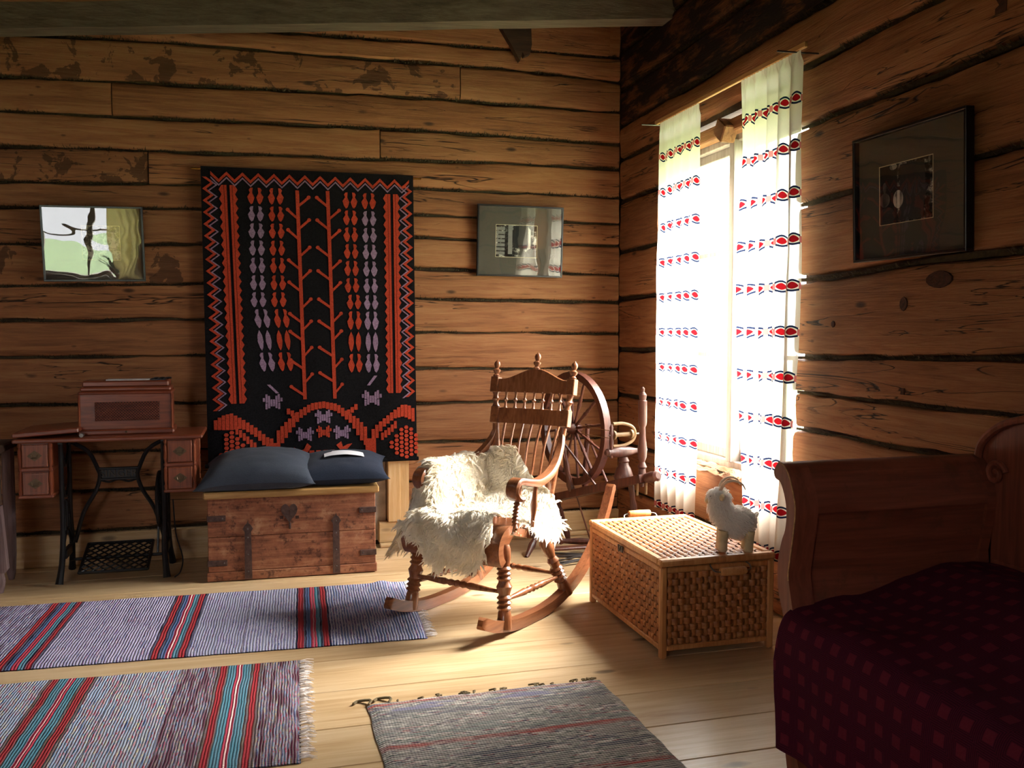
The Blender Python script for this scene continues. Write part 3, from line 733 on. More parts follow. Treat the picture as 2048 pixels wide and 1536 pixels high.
def flower(cx, cy, s_, mat):
    mb = MB()
    for sg in (-1, 1):
        for dx, y0, y1 in ((6, -.25, .42), (18, -.6, .6), (30, -.75, .05), (31, .12, .7), (43, -.4, -.05)):
            x = cx + sg * dx * s_
            mb.prism([(x - 5 * s_, cy + y0 * 50 * s_), (x + 5 * s_, cy + y0 * 50 * s_), (x + 5 * s_, cy + y1 * 50 * s_), (x - 5 * s_, cy + y1 * 50 * s_)], lambda p, q, k: HP(p, q, .0005 + k), .005)
    return mb.build('flower_motif', mat, HG, smooth=False)
flower(371, 1170, 1.0, LIL); flower(868, 1162, 1.05, LIL); flower(621, 1248, .92, LIL); flower(526, 1332, .92, LIL); flower(713, 1328, .92, LIL); flower(621, 1322, .8, RED)
line('flower_stalk', [(352, 1085), (395, 1128)], 8, 0, LIL); line('flower_stalk', [(890, 1050), (852, 1098)], 8, 0, LIL)
motif('bird_motif', [(470, 1395), (500, 1412), (520, 1405), (535, 1375), (556, 1392), (540, 1418), (512, 1430), (480, 1418)], RED, .005)
motif('bird_motif', [(682, 1390), (708, 1372), (716, 1400), (740, 1388), (764, 1385), (735, 1415), (722, 1428), (700, 1412)], RED, .005)
for x in (546, 617):
    motif('letter_motif', [(x, 1412), (x + 24, 1412), (x + 24, 1420), (x + 34, 1420), (x + 34, 1412), (x + 56, 1412), (x + 56, 1424), (x + 40, 1430), (x + 56, 1438), (x + 56, 1450), (x + 34, 1450), (x + 34, 1440), (x + 24, 1440), (x + 24, 1450), (x, 1450), (x, 1438), (x + 16, 1430), (x, 1424)], RED, .005)
def comb(cells, name='berry_motif'):
    mb = MB()
    for x, y in cells: mb.prism([(x + 12 * math.cos(i * math.pi / 3), y + 9.5 * math.sin(i * math.pi / 3)) for i in range(6)], lambda p, q, k: HP(p, q, .0005 + k), .007)
    return mb.build(name, RED, HG, smooth=False)
def hexes(cx, cy, rows): return [(cx + (i % 2 - .5) * 0 + c * 26, cy + j * 21 + (10 if (c % 2) else 0)) for c, (a, b) in enumerate(rows) for i in (0,) for j in range(a, b)]
comb(hexes(118, 1290, [(6, 9), (1, 9), (1, 8), (2, 8), (4, 7)])); comb(hexes(965, 1300, [(4, 6), (2, 7), (1, 8), (0, 8), (1, 8), (2, 7)]))
# ------------------------------------------------------------------ treadle sewing machine table
MAHO = wood('mahogany', (76, 31, 18), (119, 57, 35), (145, 78, 50), 'X', grain=1.6, rough=.35, coat=.25, bump=.08, var=.1)
MAHOV = wood('mahogany_upright', (79, 33, 18), (126, 63, 38), (152, 85, 53), 'Z', grain=1.6, rough=.35, coat=.2, bump=.08, var=.1)
CAST = plain('black_cast_iron', (26, 27, 30), .42, .3, nscale=30, amt=.3, bump=.2)
PULL = plain('aged_brass_pull', (92, 74, 54), .45, .7, nscale=60, amt=.3)
SX, SY = -.75, 5.16                      # centre of the table
TB = thing('sewing_machine_table', 'treadle sewing machine table with mahogany drawers and black cast iron stand', 'sewing table', (SX, SY, 0))
HX, HYF, HYB, ZT = .452, -.185, .235, .765      # half width, front, back, top height
MB().box(-HX, HX, HYF, HYB, ZT - .022, ZT, .006).build('table_top', MAHO, TB, smooth=False)
MB().box(-HX, -.145, HYF + .005, HYB, -.012, .012, .005, Matrix.Translation((0, 0, ZT + .018)) @ Matrix.Translation((-HX, 0, 0)) @ Matrix.Rotation(math.radians(-4), 4, 'Y') @ Matrix.Translation((HX, 0, 0))).build('folding_leaf', MAHO, TB, smooth=False)
MB().tube([(-.135, HYF + .02, ZT + .01), (-.135, HYF + .06, ZT + .01)], .010, 10).build('hinge', STEEL, TB)
def drawer_tower(x0, x1):
    y0, y1, z0, z1 = HYF + .015, HYB - .04, .475, ZT - .022
    body = MB().box(x0, x1, y0 + .01, y1, z0, z1, .003).box(x0 - .008, x1 + .008, y0, y1, z0 - .014, z0 + .004, .005).box(x0 - .006, x1 + .006, y0 + .002, y1, (z0 + z1) / 2 - .012, (z0 + z1) / 2 + .010, .005).build('drawer_case', MAHO, TB, smooth=False)
    for z_, zz_ in ((z0 + .006, (z0 + z1) / 2 - .014), ((z0 + z1) / 2 + .012, z1 - .006)):
        d = MB().box(x0 + .014, x1 - .014, y0 - .003, y0 + .02, z_, zz_, .004).build('drawer', MAHOV, TB, smooth=False)
        cx, cz = (x0 + x1) / 2, (z_ + zz_) / 2
        MB().prism([(cx - .034, cz), (cx - .018, cz + .014), (cx, cz + .026), (cx + .018, cz + .014), (cx + .034, cz), (cx + .016, cz - .016), (cx, cz - .026), (cx - .016, cz - .016)], lambda a, b, h: (a, y0 - .0032 - h, b), .003).build('pull_plate', PULL, d, smooth=False)
        MB().tube([(cx - .016, y0 - .008, cz + .006), (cx - .012, y0 - .014, cz - .010), (cx + .012, y0 - .014, cz - .010), (cx + .016, y0 - .008, cz + .006)], .003, 6).build('pull_ring', PULL, d)
        MB().box(x0 + .030, x1 - .030, y0 - .0045, y0 - .003, zz_ - .012, zz_ - .009).box(x0 + .030, x1 - .030, y0 - .0045, y0 - .003, z_ + .009, z_ + .012).build('carved_moulding', MAHO, d, smooth=False)
    for xx in (x0 + .004, x1 - .004):
        for yy in (y0 + .008, y1 - .008):
            pr = [(0, .007), (.08, .011), (.12, .006), (.2, .010), (.42, .010), (.46, .006), (.5, .011), (.54, .006), (.62, .010), (.86, .010), (.9, .006), (.95, .011), (1, .007)]
            MB().turned((xx, yy, z0), (xx, yy, z1), pr, 8).build('corner_spindle', MAHOV, TB)
drawer_tower(-.425, -.278); drawer_tower(.262, .412)
# cast iron stand: two end frames, cross brace, treadle
def endframe(x, sg):
    mb = MB()
    for yf, ytop in ((-.165, -.10), (.17, .10)):
        pts = spline([(x - sg * .0, ytop, .742), (x, ytop * 1.05, .55), (x, ytop * 1.0, .35), (x, ytop * 1.25, .15), (x + sg * .012, yf, .012)], 16)
        mb.tube(pts, [.012] * 10 + [.013, .014, .015, .015, .016, .017, .020], 8)
    mb.tube(spline([(x, -.095, .55), (x, -.03, .45), (x, .03, .45), (x, .095, .55)], 10), .007, 6)
    mb.tube(spline([(x, -.10, .30), (x, .0, .42), (x, .10, .30)], 10), .007, 6)
    mb.tube(spline([(x, -.115, .17), (x, .0, .27), (x, .115, .17)], 10), .008, 6)
    mb.tube(spline([(x, -.10, .70), (x, .0, .60), (x, .10, .70)], 10), .008, 6)
    for a in range(4): mb.tube([(x, -.09 + .06 * a, .24), (x, -.06 + .04 * a, .42)], .005, 6)
    mb.box(x - .012, x + .012, -.12, .12, .725, .743, .003)
    mb.box(x - .011, x + .011, -.07, .07, .12, .17, .004)
    return mb.build('end_frame', CAST, TB)
endframe(-.245, -1); endframe(.248, 1)
mb = MB()                                    # X-shaped brace with the name plate
yb_ = .10
for sg in (-1, 1):
    mb.tube(spline([(sg * .235, yb_, .715), (sg * .150, yb_, .66), (sg * .105, yb_, .565), (sg * .095, yb_, .52), (sg * .118, yb_, .44), (sg * .18, yb_, .33), (sg * .225, yb_, .17)], 18), .011, 8)
mb.box(-.105, .105, yb_ - .008, yb_ + .008, .558, .570, .003).box(-.105, .105, yb_ - .008, yb_ + .008, .500, .512, .003).box(-.1, .1, yb_ + .0, yb_ + .005, .51, .56)
mb.tube(spline([(-.1, yb_, .505), (-.05, yb_, .49), (0, yb_, .503), (.05, yb_, .49), (.1, yb_, .505)], 12), .006, 6)
brace = mb.build('brace', CAST, TB)
def text_mesh(txt, size, depth, name, mat, parent, M):
    cu = bpy.data.curves.new('lettering', 'FONT'); cu.body = txt; cu.size = size; cu.extrude = depth; cu.align_x = 'CENTER'; cu.align_y = 'CENTER'; cu.space_character = 1.12
    to = bpy.data.objects.new('lettering', cu); COL.objects.link(to)
    me = bpy.data.meshes.new_from_object(to.evaluated_get(bpy.context.evaluated_depsgraph_get()))
    bpy.data.objects.remove(to); me.materials.clear(); me.materials.append(mat)
    o = bpy.data.objects.new(name, me); COL.objects.link(o); o.parent = parent; o.matrix_local = M; return o
text_mesh('SINGER', .052, .003, 'lettering', plain('worn_iron_letters', (72, 60, 46), .5, .4), brace, Matrix.Translation((0, yb_ - .004, .535)) @ Matrix.Rotation(math.pi / 2, 4, 'X'))
mb = MB()                                    # treadle plate of iron lattice
tx0, tx1, ty0, ty1 = -.165, .165, -.16, .13
tz = lambda y: .105 + .30 * (y + .02)
fr = lambda a, b, r_=.008: mb.tube([(a[0], a[1], tz(a[1])), (b[0], b[1], tz(b[1]))], r_, 6)
fr((tx0, ty0), (tx1, ty0)); fr((tx0, ty1), (tx1, ty1)); fr((tx0, ty0), (tx0, ty1)); fr((tx1, ty0), (tx1, ty1))
nd = 9
for i in range(-6, nd):
    for sg in (0, 1):
        a = tx0 + i * .0475; b = a + .0475 * 6
        p = [(a, ty0), (b, ty1)]
        def clip(p):
            (x0, y0), (x1, y1) = p
            f_ = lambda x: y0 + (y1 - y0) * (x - x0) / (x1 - x0)
            if x1 < tx0 or x0 > tx1: return None
            q0 = (tx0, f_(tx0)) if x0 < tx0 else (x0, y0); q1 = (tx1, f_(tx1)) if x1 > tx1 else (x1, y1)
            return q0, q1
        c_ = clip(p)
        if c_:
            (q0, q1) = c_
            if sg: q0, q1 = (-q0[0], q0[1]), (-q1[0], q1[1])
            fr(q0, q1, .0042)
mb.tube([(-.235, 0, .10), (.235, 0, .10)], .008, 8)
mb.build('treadle', CAST, TB)
mb = MB()                                    # drive wheel inside the right frame
for rr, w_ in ((.145, .010), (.03, .012)):
    mb.tube([(.215, .02 + rr * math.cos(i * math.pi / 16), .40 + rr * math.sin(i * math.pi / 16)) for i in range(33)], w_, 8, cap=False)
for i in range(6):
    a = i * math.pi / 3; mb.tube([(.215, .02, .40), (.215, .02 + .14 * math.cos(a), .40 + .14 * math.sin(a))], .006, 6)
mb.build('drive_wheel', CAST, TB)
MB().tube([(.20, .0, .11), (.205, .06, .34)], .006, 6).build('pitman_rod', CAST, TB)
MB().tube(spline([(.285, -.02, .40), (.30, -.06, .22), (.335, -.10, .10), (.325, -.13, .03), (.295, -.145, .004)], 16), .0035, 6).build('drive_belt', CAST, TB)

# wooden case over the machine head
CS = thing('machine_case', 'mahogany bentwood case with carved panel standing on the sewing table', 'case', (SX + .068, SY + .02, ZT), math.radians(1.0))
cw, cd = .235, .115
MB().box(-cw, cw, -cd, cd, 0, .030, .008).build('base_moulding', MAHO, CS, smooth=False)
MB().box(-cw + .012, cw - .012, -cd + .012, cd - .012, .028, .225, .004).build('body', MAHO, CS, smooth=False)
for z0, z1, o in ((.212, .228, .004), (.228, .250, -.006), (.250, .282, -.016)):
    MB().box(-cw + .012 - o - .004, cw - .012 + o + .004, -cd + .012 - o - .004, cd - .012 + o + .004, z0, z1, .007).build('lid_moulding', MAHO, CS, smooth=False)
pn = MB().box(-.150, .165, -cd + .0075, -cd + .0125, .075, .172, .002).build('panel', plain('carved_dark_panel', (52, 26, 22), .6), CS, smooth=False)
mb = MB()
for i in range(-7, 24):
    for sg in (1, -1):
        a = -.150 + i * .0143; b = a + .097
        q0, q1 = max(a, -.150), min(b, .165)
        if q1 > q0: mb.tube([(sg * (q0 - .0075) + .0075, -cd + .0072, .075 + (q0 - a)), (sg * (q1 - .0075) + .0075, -cd + .0072, .075 + (q1 - a))], .0016, 4)
mb.build('panel_lattice', MAHO, pn, smooth=False)
MB().ball((.0, -cd - .001, .016), (.006, .003, .006), 10, 6).build('keyhole', PULL, CS)
for sx in (-1, 1):
    MB().tube([(sx * (cw - .010), -cd + .010, .03), (sx * (cw - .010), -cd + .010, .212)], .006, 8).build('corner_bead', MAHOV, CS)
tag(MB().box(-.10, .115, -.05, .04, 0, .006, .001, Matrix.Translation((SX + .068, SY + .01, ZT + .282))).build('booklet', plain('white_paper_grey', (206, 204, 206), .5), smooth=False), 'thin pale booklet lying on the sewing machine case', 'booklet')
mb = MB()
for k in range(3): mb.tube(spline([(.13 + .03 * k, -.05, .004), (.15 + .03 * k, -.02, .012), (.165 + .03 * k, .02, .008), (.14 + .03 * k, .05, .004)], 10), .004, 6)
mb.box(.13, .20, -.055, -.045, .0, .006); mb.v = [(x + SX + .06, y + SY + .01, z + ZT + .282) for x, y, z in mb.v]
tag(mb.build('cord', CAST), 'dark coiled cord lying on the sewing machine case', 'cord')

# old bench whose end shows at the edge of the picture
BENCHM = wood('mauve_grey_paint', (84, 66, 66), (120, 98, 98), (146, 124, 122), 'Z', rough=.6, bump=.2)
BN = thing('wooden_bench', 'mauve grey painted wooden bench end next to the sewing table', 'bench', (-1.50, 5.06, 0))
MB().box(-.55, .258, -.15, .20, .70, .74, .006).build('seat', DARKW, BN, smooth=False)
mb = MB(); mb.prism([(.195, .44), (.250, .44), (.272, .12), (.262, .105), (.190, .105)], lambda a, b, h: (a, -.13 + h, b), .05); mb.build('leg', BENCHM, BN, smooth=False)
mb = MB(); mb.box(.19, .246, -.13, -.075, .44, .702, .004); mb.build('leg_block', DARKW, BN, smooth=False)
MB().turned((.235, -.105, 0), (.235, -.105, .12), [(0, .012), (.2, .018), (.5, .024), (.8, .018), (1, .022)], 10).build('foot', BENCHM, BN)
MB().turned((-.5, -.105, 0), (-.5, -.105, .70), [(0, .014), (.05, .022), (.2, .028), (.5, .03), (1, .03)], 10).build('leg', BENCHM, BN)
for xx in (-.5, .22): MB().turned((xx, .16, 0), (xx, .16, .70), [(0, .014), (.05, .022), (.2, .028), (.5, .03), (1, .03)], 10).build('leg', BENCHM, BN)
def chest_mat():
    m = NT('old_chest_wood')
    g = m.noise(m.coords(stretch('X', 1.2, 16), 40), 3.0, 6, .62, .6)
    b1 = m.noise(m.coords((1, 1, 1), 40), 8, 7, .72, .3); b2 = m.noise(m.coords((1, 1, 1), 23), 20, 5, .75)
    c = m.ramp(m.math('ADD', m.math('MULTIPLY', g, .5), m.math('MULTIPLY', b1, .5)), [(.36, lin((89, 50, 34))), (.5, lin((140, 87, 61))), (.66, lin((173, 122, 89)))])
    c = m.mix(m.ramp(b2, [(.54, 0.0), (.64, .75)]), c, lin((58, 28, 20)))
    c = m.mix(m.ramp(b1, [(.60, 0.0), (.72, .6)]), c, lin((182, 140, 108)))
    return m.done(m.principled(c, .7, m.bump(m.math('ADD', g, b2), .4, .005), spec=.3))
CHW = chest_mat()
LIDW = wood('pale_lid_board', (149, 107, 57), (176, 135, 80), (190, 155, 101), 'X', rough=.5, bump=.1, var=.05)
CH = thing('wooden_chest', 'old reddish wooden chest with iron straps and heart shaped lock under cushions', 'chest', (.157, 4.86, 0), math.radians(-1.3))
c0, c1, cd_, ch = -.432, .432, .44, .440
zs = [.004, .052, .235, ch]
for a, b in zip(zs, zs[1:]): MB().box(c0 - (.006 if a < .05 else 0), c1 + (.006 if a < .05 else 0), -.0 - (.006 if a < .05 else 0), .03, a + .0008, b - .0008, .003).build('front_board', CHW, CH, smooth=False)
for x0, x1 in ((c0, c0 + .028), (c1 - .028, c1)): MB().box(x0, x1, .030, cd_, .004, ch, .003).build('side_board', CHW, CH, smooth=False)
MB().box(c0, c1, cd_ - .028, cd_, .004, ch, .003).build('back_board', CHW, CH, smooth=False)
MB().box(c0 + .02, c1 - .02, .02, cd_ - .02, .01, .03).build('bottom_board', CHW, CH, smooth=False)
MB().box(-.452, .452, -.020, cd_ + .01, ch - .002, ch + .034, .007).build('lid', LIDW, CH, smooth=False, label='pale yellowish lid board')
for cx, ht in ((-.232, .305), (.222, .325)):
    w = .019
    st = MB().prism([(cx - w, .010), (cx + w, .010), (cx + w * .85, ht - .045), (cx + .026, ht - .030), (cx + .016, ht - .012), (cx + .004, ht), (cx, ht + .014), (cx - .004, ht), (cx - .016, ht - .012), (cx - .026, ht - .030), (cx - w * .85, ht - .045)],
               lambda a, b, h: (a, -.0065 - h, b), .006).build('iron_strap', IRON, CH, smooth=False)
    for zz_ in (.05, .14, .23, ht - .03): MB().ball((cx, -.0128, zz_), (.004, .003, .004), 8, 5).build('nail_head', STEEL, st)
for sx, zz_, L in ((-1, .335, .090), (-1, .100, .095), (1, .345, .088), (1, .112, .084)):
    x0, x1 = (c0 - .004, c0 + L) if sx < 0 else (c1 - L, c1 + .004)
    bk = MB().box(x0, x1, -.007, -.0003, zz_ - .016, zz_ + .015, .002).box(x0 if sx < 0 else x1 - .005, x0 + .005 if sx < 0 else x1, -.007, .11, zz_ - .016, zz_ + .015, .002).build('corner_bracket', IRON, CH, smooth=False)
    MB().ball(((x1 - .015) if sx < 0 else (x0 + .015), -.0075, zz_), (.0045, .003, .0045), 8, 5).build('nail_head', STEEL, bk)
hp = []
for i in range(28):
    t = 2 * math.pi * i / 28
    hp.append((.042 * math.sin(t) ** 3, .0036 * (13 * math.cos(t) - 5 * math.cos(2 * t) - 2 * math.cos(3 * t) - math.cos(4 * t))))
RUST_HOLE = plain('rust_and_hole_shade', (62, 36, 26), .85, nscale=60, amt=.4)  # rust brown that also paints the shade inside holes and keyhole
lk = MB().prism([(a - .020, b + .352) for a, b in hp], lambda a, b, h: (a, -.0005 - h, b), .005).build('heart_lock_plate', IRON, CH, smooth=False)
MB().prism([(-.020 + a, .352 + b) for a, b in ell(0, .004, .005, .007, 10)] , lambda a, b, h: (a, -.0057 - h, b), .0008).prism([(-.0225, .340), (-.0175, .340), (-.018, .354), (-.022, .354)], lambda a, b, h: (a, -.0057 - h, b), .0008).build('keyhole', RUST_HOLE, lk, smooth=False)  # flat plate, the shade inside the keyhole is in its colour
MB().box(-.024, -.012, -.008, -.0005, .262, .296, .003).build('hasp_stub', IRON, lk, smooth=False)
for x, z in ((-.044, .372), (.006, .374), (-.060, .325), (.020, .322)): MB().box(x - .009, x + .009, -.0012, 0, z - .008, z + .008).build('hole_rust_and_shade', RUST_HOLE, CH, smooth=False)  # flat marks, rust staining and the shade of the holes in one colour

# ------------------------------------------------------------------ cushions
def cushion_mat(name, rgb, rgb2):
    m = NT(name)
    n = m.noise(m.coords(), 7, 4); f = m.noise(m.coords((1, 6, 6)), 90, 3)
    st = m.math('LESS_THAN', m.math('FRACT', m.math('MULTIPLY', n, 2.0)), .0)
    c = m.mix(m.math('ADD', m.math('MULTIPLY', n, .6), m.math('MULTIPLY', f, .4)), lin(rgb), lin(rgb2))
    return m.done(m.principled(c, .9, m.bump(f, .5, .004), spec=.15, sheen=.05))
CU1 = cushion_mat('dark_blue_knit', (41, 46, 57), (73, 80, 92)); CU2 = cushion_mat('navy_knit', (23, 29, 41), (46, 53, 69))
def cushion(name, label, mat, w, d, h, loc, rot, sag):
    n = 28
    def f_(sgn):
        def g(u, v):
            a = u * 2 - 1; b = v * 2 - 1
            e = max(0, (1 - abs(a) ** 2.6)) ** .55 * max(0, (1 - abs(b) ** 2.6)) ** .55
            pin = 1 - .10 * (abs(b) ** 2) * (1 - abs(a)) - .0
            x = a * w / 2 * (1 - .10 * (1 - abs(b) ** 3) * abs(a) ** 3); y = b * d / 2 * (1 - .10 * (1 - abs(a) ** 3) * abs(b) ** 3)
            z = sgn * h / 2 * e * (1 if sgn > 0 else .75) + .010 * fbm(a * 2, b * 2, sgn + 4) * e + sag(a, b)
            return (x, y, z)
        return g
    mb = MB(); mb.grid(n, n, f_(1)); mb.grid(n, n, f_(-1))
    bm_v = mb
    o = mb.build(name, mat, angle=60); o.location = loc; o.rotation_euler = rot
    return tag(o, label, 'cushion')
ctop = .440 + .034
c1_ = cushion('cushion', 'plump dark blue grey knitted cushion overhanging the chest beside the sewing table', CU1, .62, .50, .21, (-.012, 5.035, ctop + .080), (math.radians(9), math.radians(-1), math.radians(-6)), lambda a, b: -.010 * a * a - .03 * max(0, -a - .6))
c2_ = cushion('cushion', 'flatter navy cushion on the chest with a white paper lying on it', CU2, .52, .48, .175, (.425, 5.055, ctop + .068), (math.radians(7), math.radians(1), math.radians(-4)), lambda a, b: .006 * a)
mb = MB(); mb.grid(10, 6, lambda u, v: (u * .215 - .1075, v * .15 - .075, -.014 * (u - .5) ** 2 * 4 - .010 * v * v))
mb.grid(10, 6, lambda u, v: (u * .215 - .1075, v * .15 - .075, .0015 - .014 * (u - .5) ** 2 * 4 - .010 * v * v))
pp = tag(mb.build('paper_sheet', plain('white_paper', (236, 236, 240), .6, amt=.02)), 'white sheet of paper lying on the navy cushion', 'paper')
pp.location = (.440, 5.03, ctop + .167); pp.rotation_euler = (math.radians(5), math.radians(1), math.radians(-3))
# ------------------------------------------------------------------ rocking chair (local +y is its front, +x its right)
CHR = wood('varnished_brown', (90, 50, 30), (126, 76, 47), (148, 98, 65), 'Y', grain=1.5, rough=.28, coat=.35, bump=.05, var=.06)
CHD = wood('varnished_brown_upright', (90, 50, 30), (126, 76, 47), (148, 98, 65), 'Z', grain=1.5, rough=.25, coat=.4, bump=.05, var=.05)
WN = plain('worn_varnish', (206, 164, 116), .5)
RC = thing('rocking_chair', 'brown varnished spindle back rocking chair with turned legs and a sheepskin', 'rocking chair', (.955, 3.975, 0), math.radians(130.5))
def rocker(x, name='rocker'):
    c = spline([(x, .345, .100), (x, .310, .086), (x, .25, .062), (x, .12, .034), (x, 0, .026), (x, -.15, .030), (x, -.30, .056), (x, -.45, .112), (x, -.58, .195), (x, -.68, .295), (x, -.755, .40), (x, -.80, .485), (x, -.815, .515)], 48)
    secs = []
    for i, p in enumerate(c):
        t = (c[min(i + 1, 48)] - c[max(i - 1, 0)]).normalized(); nrm = Vector((0, -t.z, t.y))
        if nrm.z < 0: nrm = -nrm
        q = i / 48
        h = .026 * (1 - .25 * q); w = .021
        if i < 3: h *= (.45, .8, 1.0)[i]; w *= (.6, .9, 1)[i]
        if q > .93: h *= 1.0 - (q - .93) * 6
        elif .885 < q < .93: h *= .84
        secs.append([p + nrm * h + Vector((w, 0, 0)), p + nrm * h - Vector((w, 0, 0)), p - nrm * h - Vector((w, 0, 0)), p - nrm * h + Vector((w, 0, 0))])
    return MB().sweep_rect(secs).build(name, CHR, RC, angle=30)
rocker(-.256); rocker(.256)
RING = lambda a, b, n, r0, r1: [(a + (b - a) * i / (2 * n), r1 if i % 2 else r0) for i in range(2 * n + 1)]
FL = [(0, .027), (.10, .027), (.20, .024)] + RING(.22, .40, 3, .021, .029) + [(.42, .022), (.50, .030), (.55, .022)] + RING(.57, .74, 3, .021, .029) + [(.77, .021), (.84, .026), (.95, .025), (1, .020)]
BL = [(0, .026), (.12, .026), (.2, .023)] + RING(.22, .46, 4, .020, .028) + [(.50, .019), (.56, .025), (.62, .017), (.75, .026), (.85, .028), (.93, .019), (1, .016)]
for sx in (-1, 1):
    MB().turned((sx * .262, .175, .030), (sx * .232, .135, .385), [(a, b * 1.18) for a, b in FL], 16).build('leg', CHD, RC)
    MB().turned((sx * .262, -.352, .055), (sx * .205, -.215, .365), [(a, b * 1.18) for a, b in BL], 16).build('leg', CHD, RC)
ST = [(0, .008), (.12, .009), (.28, .014), (.36, .016), (.40, .011), (.43, .016), (.47, .011), (.5, .017), (.53, .011), (.57, .016), (.60, .011), (.64, .016), (.72, .014), (.88, .009), (1, .008)]
MB().turned((-.258, .165, .185), (.258, .165, .185), ST, 12).build('stretcher', CHD, RC)
MB().turned((-.246, -.285, .165), (.246, -.285, .165), ST, 12).build('stretcher', CHD, RC)
for sx in (-1, 1): MB().turned((sx * .252, .165, .150), (sx * .250, -.295, .150), ST, 12).build('stretcher', CHD, RC)
# seat: rises to a front roll that curls down
sp = spline([(0, -.365, .366), (0, -.27, .366), (0, -.12, .382), (0, .03, .420), (0, .115, .448), (0, .165, .445), (0, .200, .415), (0, .212, .375), (0, .205, .335), (0, .190, .312)], 36)
secs = []
for i, p in enumerate(sp):
    t = (sp[min(i + 1, 36)] - sp[max(i - 1, 0)]).normalized(); nrm = Vector((0, -t.z, t.y)); q = i / 36
    if nrm.y < -.2 or (nrm.z < 0 and q < .6): nrm = -nrm
    th = .018; w = .195 + .075 * min(1, q * 1.9)
    o = nrm * th
    secs.append([p + o + Vector((w, 0, 0)), p + o - Vector((w, 0, 0)), p - o - Vector((w, 0, 0)), p - o + Vector((w, 0, 0))])
MB().sweep_rect(secs).build('seat', CHR, RC, angle=40)
# back posts, rails, spindles
def post_y(z): return interp([(.36, -.335), (.55, -.372), (.70, -.398), (.80, -.416), (.90, -.436), (1.04, -.460), (1.20, -.490)], z)
def post_x(z): return interp([(.36, .152), (.55, .162), (.7, .177), (.8, .194), (.9, .208), (1.04, .224), (1.2, .230)], z)
for sx in (-1, 1):
    pts = [(sx * post_x(z), post_y(z), z) for z in [.36 + .02 * i for i in range(25)]]
    MB().tube(pts, [.014 + .005 * math.sin(min(1, i / 24) * 2.6) for i in range(25)], 12).build('back_post', CHR, RC)
    z0, z1 = .925, 1.0
    p0 = (sx * post_x(z0), post_y(z0), z0); p1 = (sx * post_x(z1), post_y(z1), z1)
    MB().turned(p0, p1, [(0, .020), (.25, .012), (.42, .015), (.5, .021), (.58, .015), (.75, .013), (1, .019)], 12).build('turned_link', CHR, RC)
    for za, zb in ((.842, .925), (.995, 1.075)):
        dy = post_y(zb) - post_y(za); M_ = Matrix.Translation((sx * post_x((za + zb) / 2), post_y((za + zb) / 2), (za + zb) / 2)) @ Matrix.Rotation(math.atan2(-dy, zb - za), 4, 'X')
        MB().box(-.022, .022, -.020, .020, -(zb - za) / 2, (zb - za) / 2, .003, M_).build('post_block', CHR, RC, smooth=False)
FIN = [(0, .014), (.10, .018), (.2, .010), (.32, .018), (.42, .020), (.52, .009), (.60, .013), (.72, .017), (.86, .014), (.94, .006), (1, .003)]
for sx in (-1, 1): MB().turned((sx * post_x(1.07), post_y(1.07), 1.072), (sx * post_x(1.16), post_y(1.165), 1.160), FIN, 12).build('finial', CHD, RC)
def rail(z0, z1f, name):
    secs = []
    for i in range(25):
        x = -.204 + .408 * i / 24; bow = -.022 * (1 - (x / .204) ** 2); zt = z1f(x)
        secs.append([(x, post_y(z0) + .010 + bow, z0), (x, post_y(z0) - .010 + bow, z0), (x, post_y(zt) - .010 + bow, zt), (x, post_y(zt) + .010 + bow, zt)])
    return MB().sweep_rect(secs).build(name, CHD, RC, angle=50)
rail(.846, lambda x: .921, 'back_rail')
rail(1.000, lambda x: 1.066 + .052 * (.5 + .5 * math.cos(min(1, abs(x) / .178) * math.pi)) ** .8, 'crest_rail')
MB().turned((0, post_y(1.10) - .022, 1.113), (0, post_y(1.2) - .022, 1.20), FIN, 12).build('finial', CHD, RC)
for i in range(7):
    x = -.159 + .053 * i; bow = -.022 * (1 - (x / .204) ** 2)
    MB().turned((x, post_y(.92) + bow, .918), (x, post_y(1.003) + bow, 1.003), [(0, .012), (.10, .007), (.38, .0055), (.5, .0125), (.62, .0055), (.9, .007), (1, .012)], 10).build('small_spindle', CHR, RC)
    pts = [Vector((x * interp([(.37, .74), (.85, 1)], z), interp([(.37, -.330), (.50, -.352), (.65, -.380), (.75, -.402), (.85, post_y(.85) - .02)], z) + bow * (z - .37) * 2 * .4, z)) for z in [.37 + .03 * k for k in range(17)]]
    MB().tube(pts, .0065, 8).build('spindle', CHR, RC)
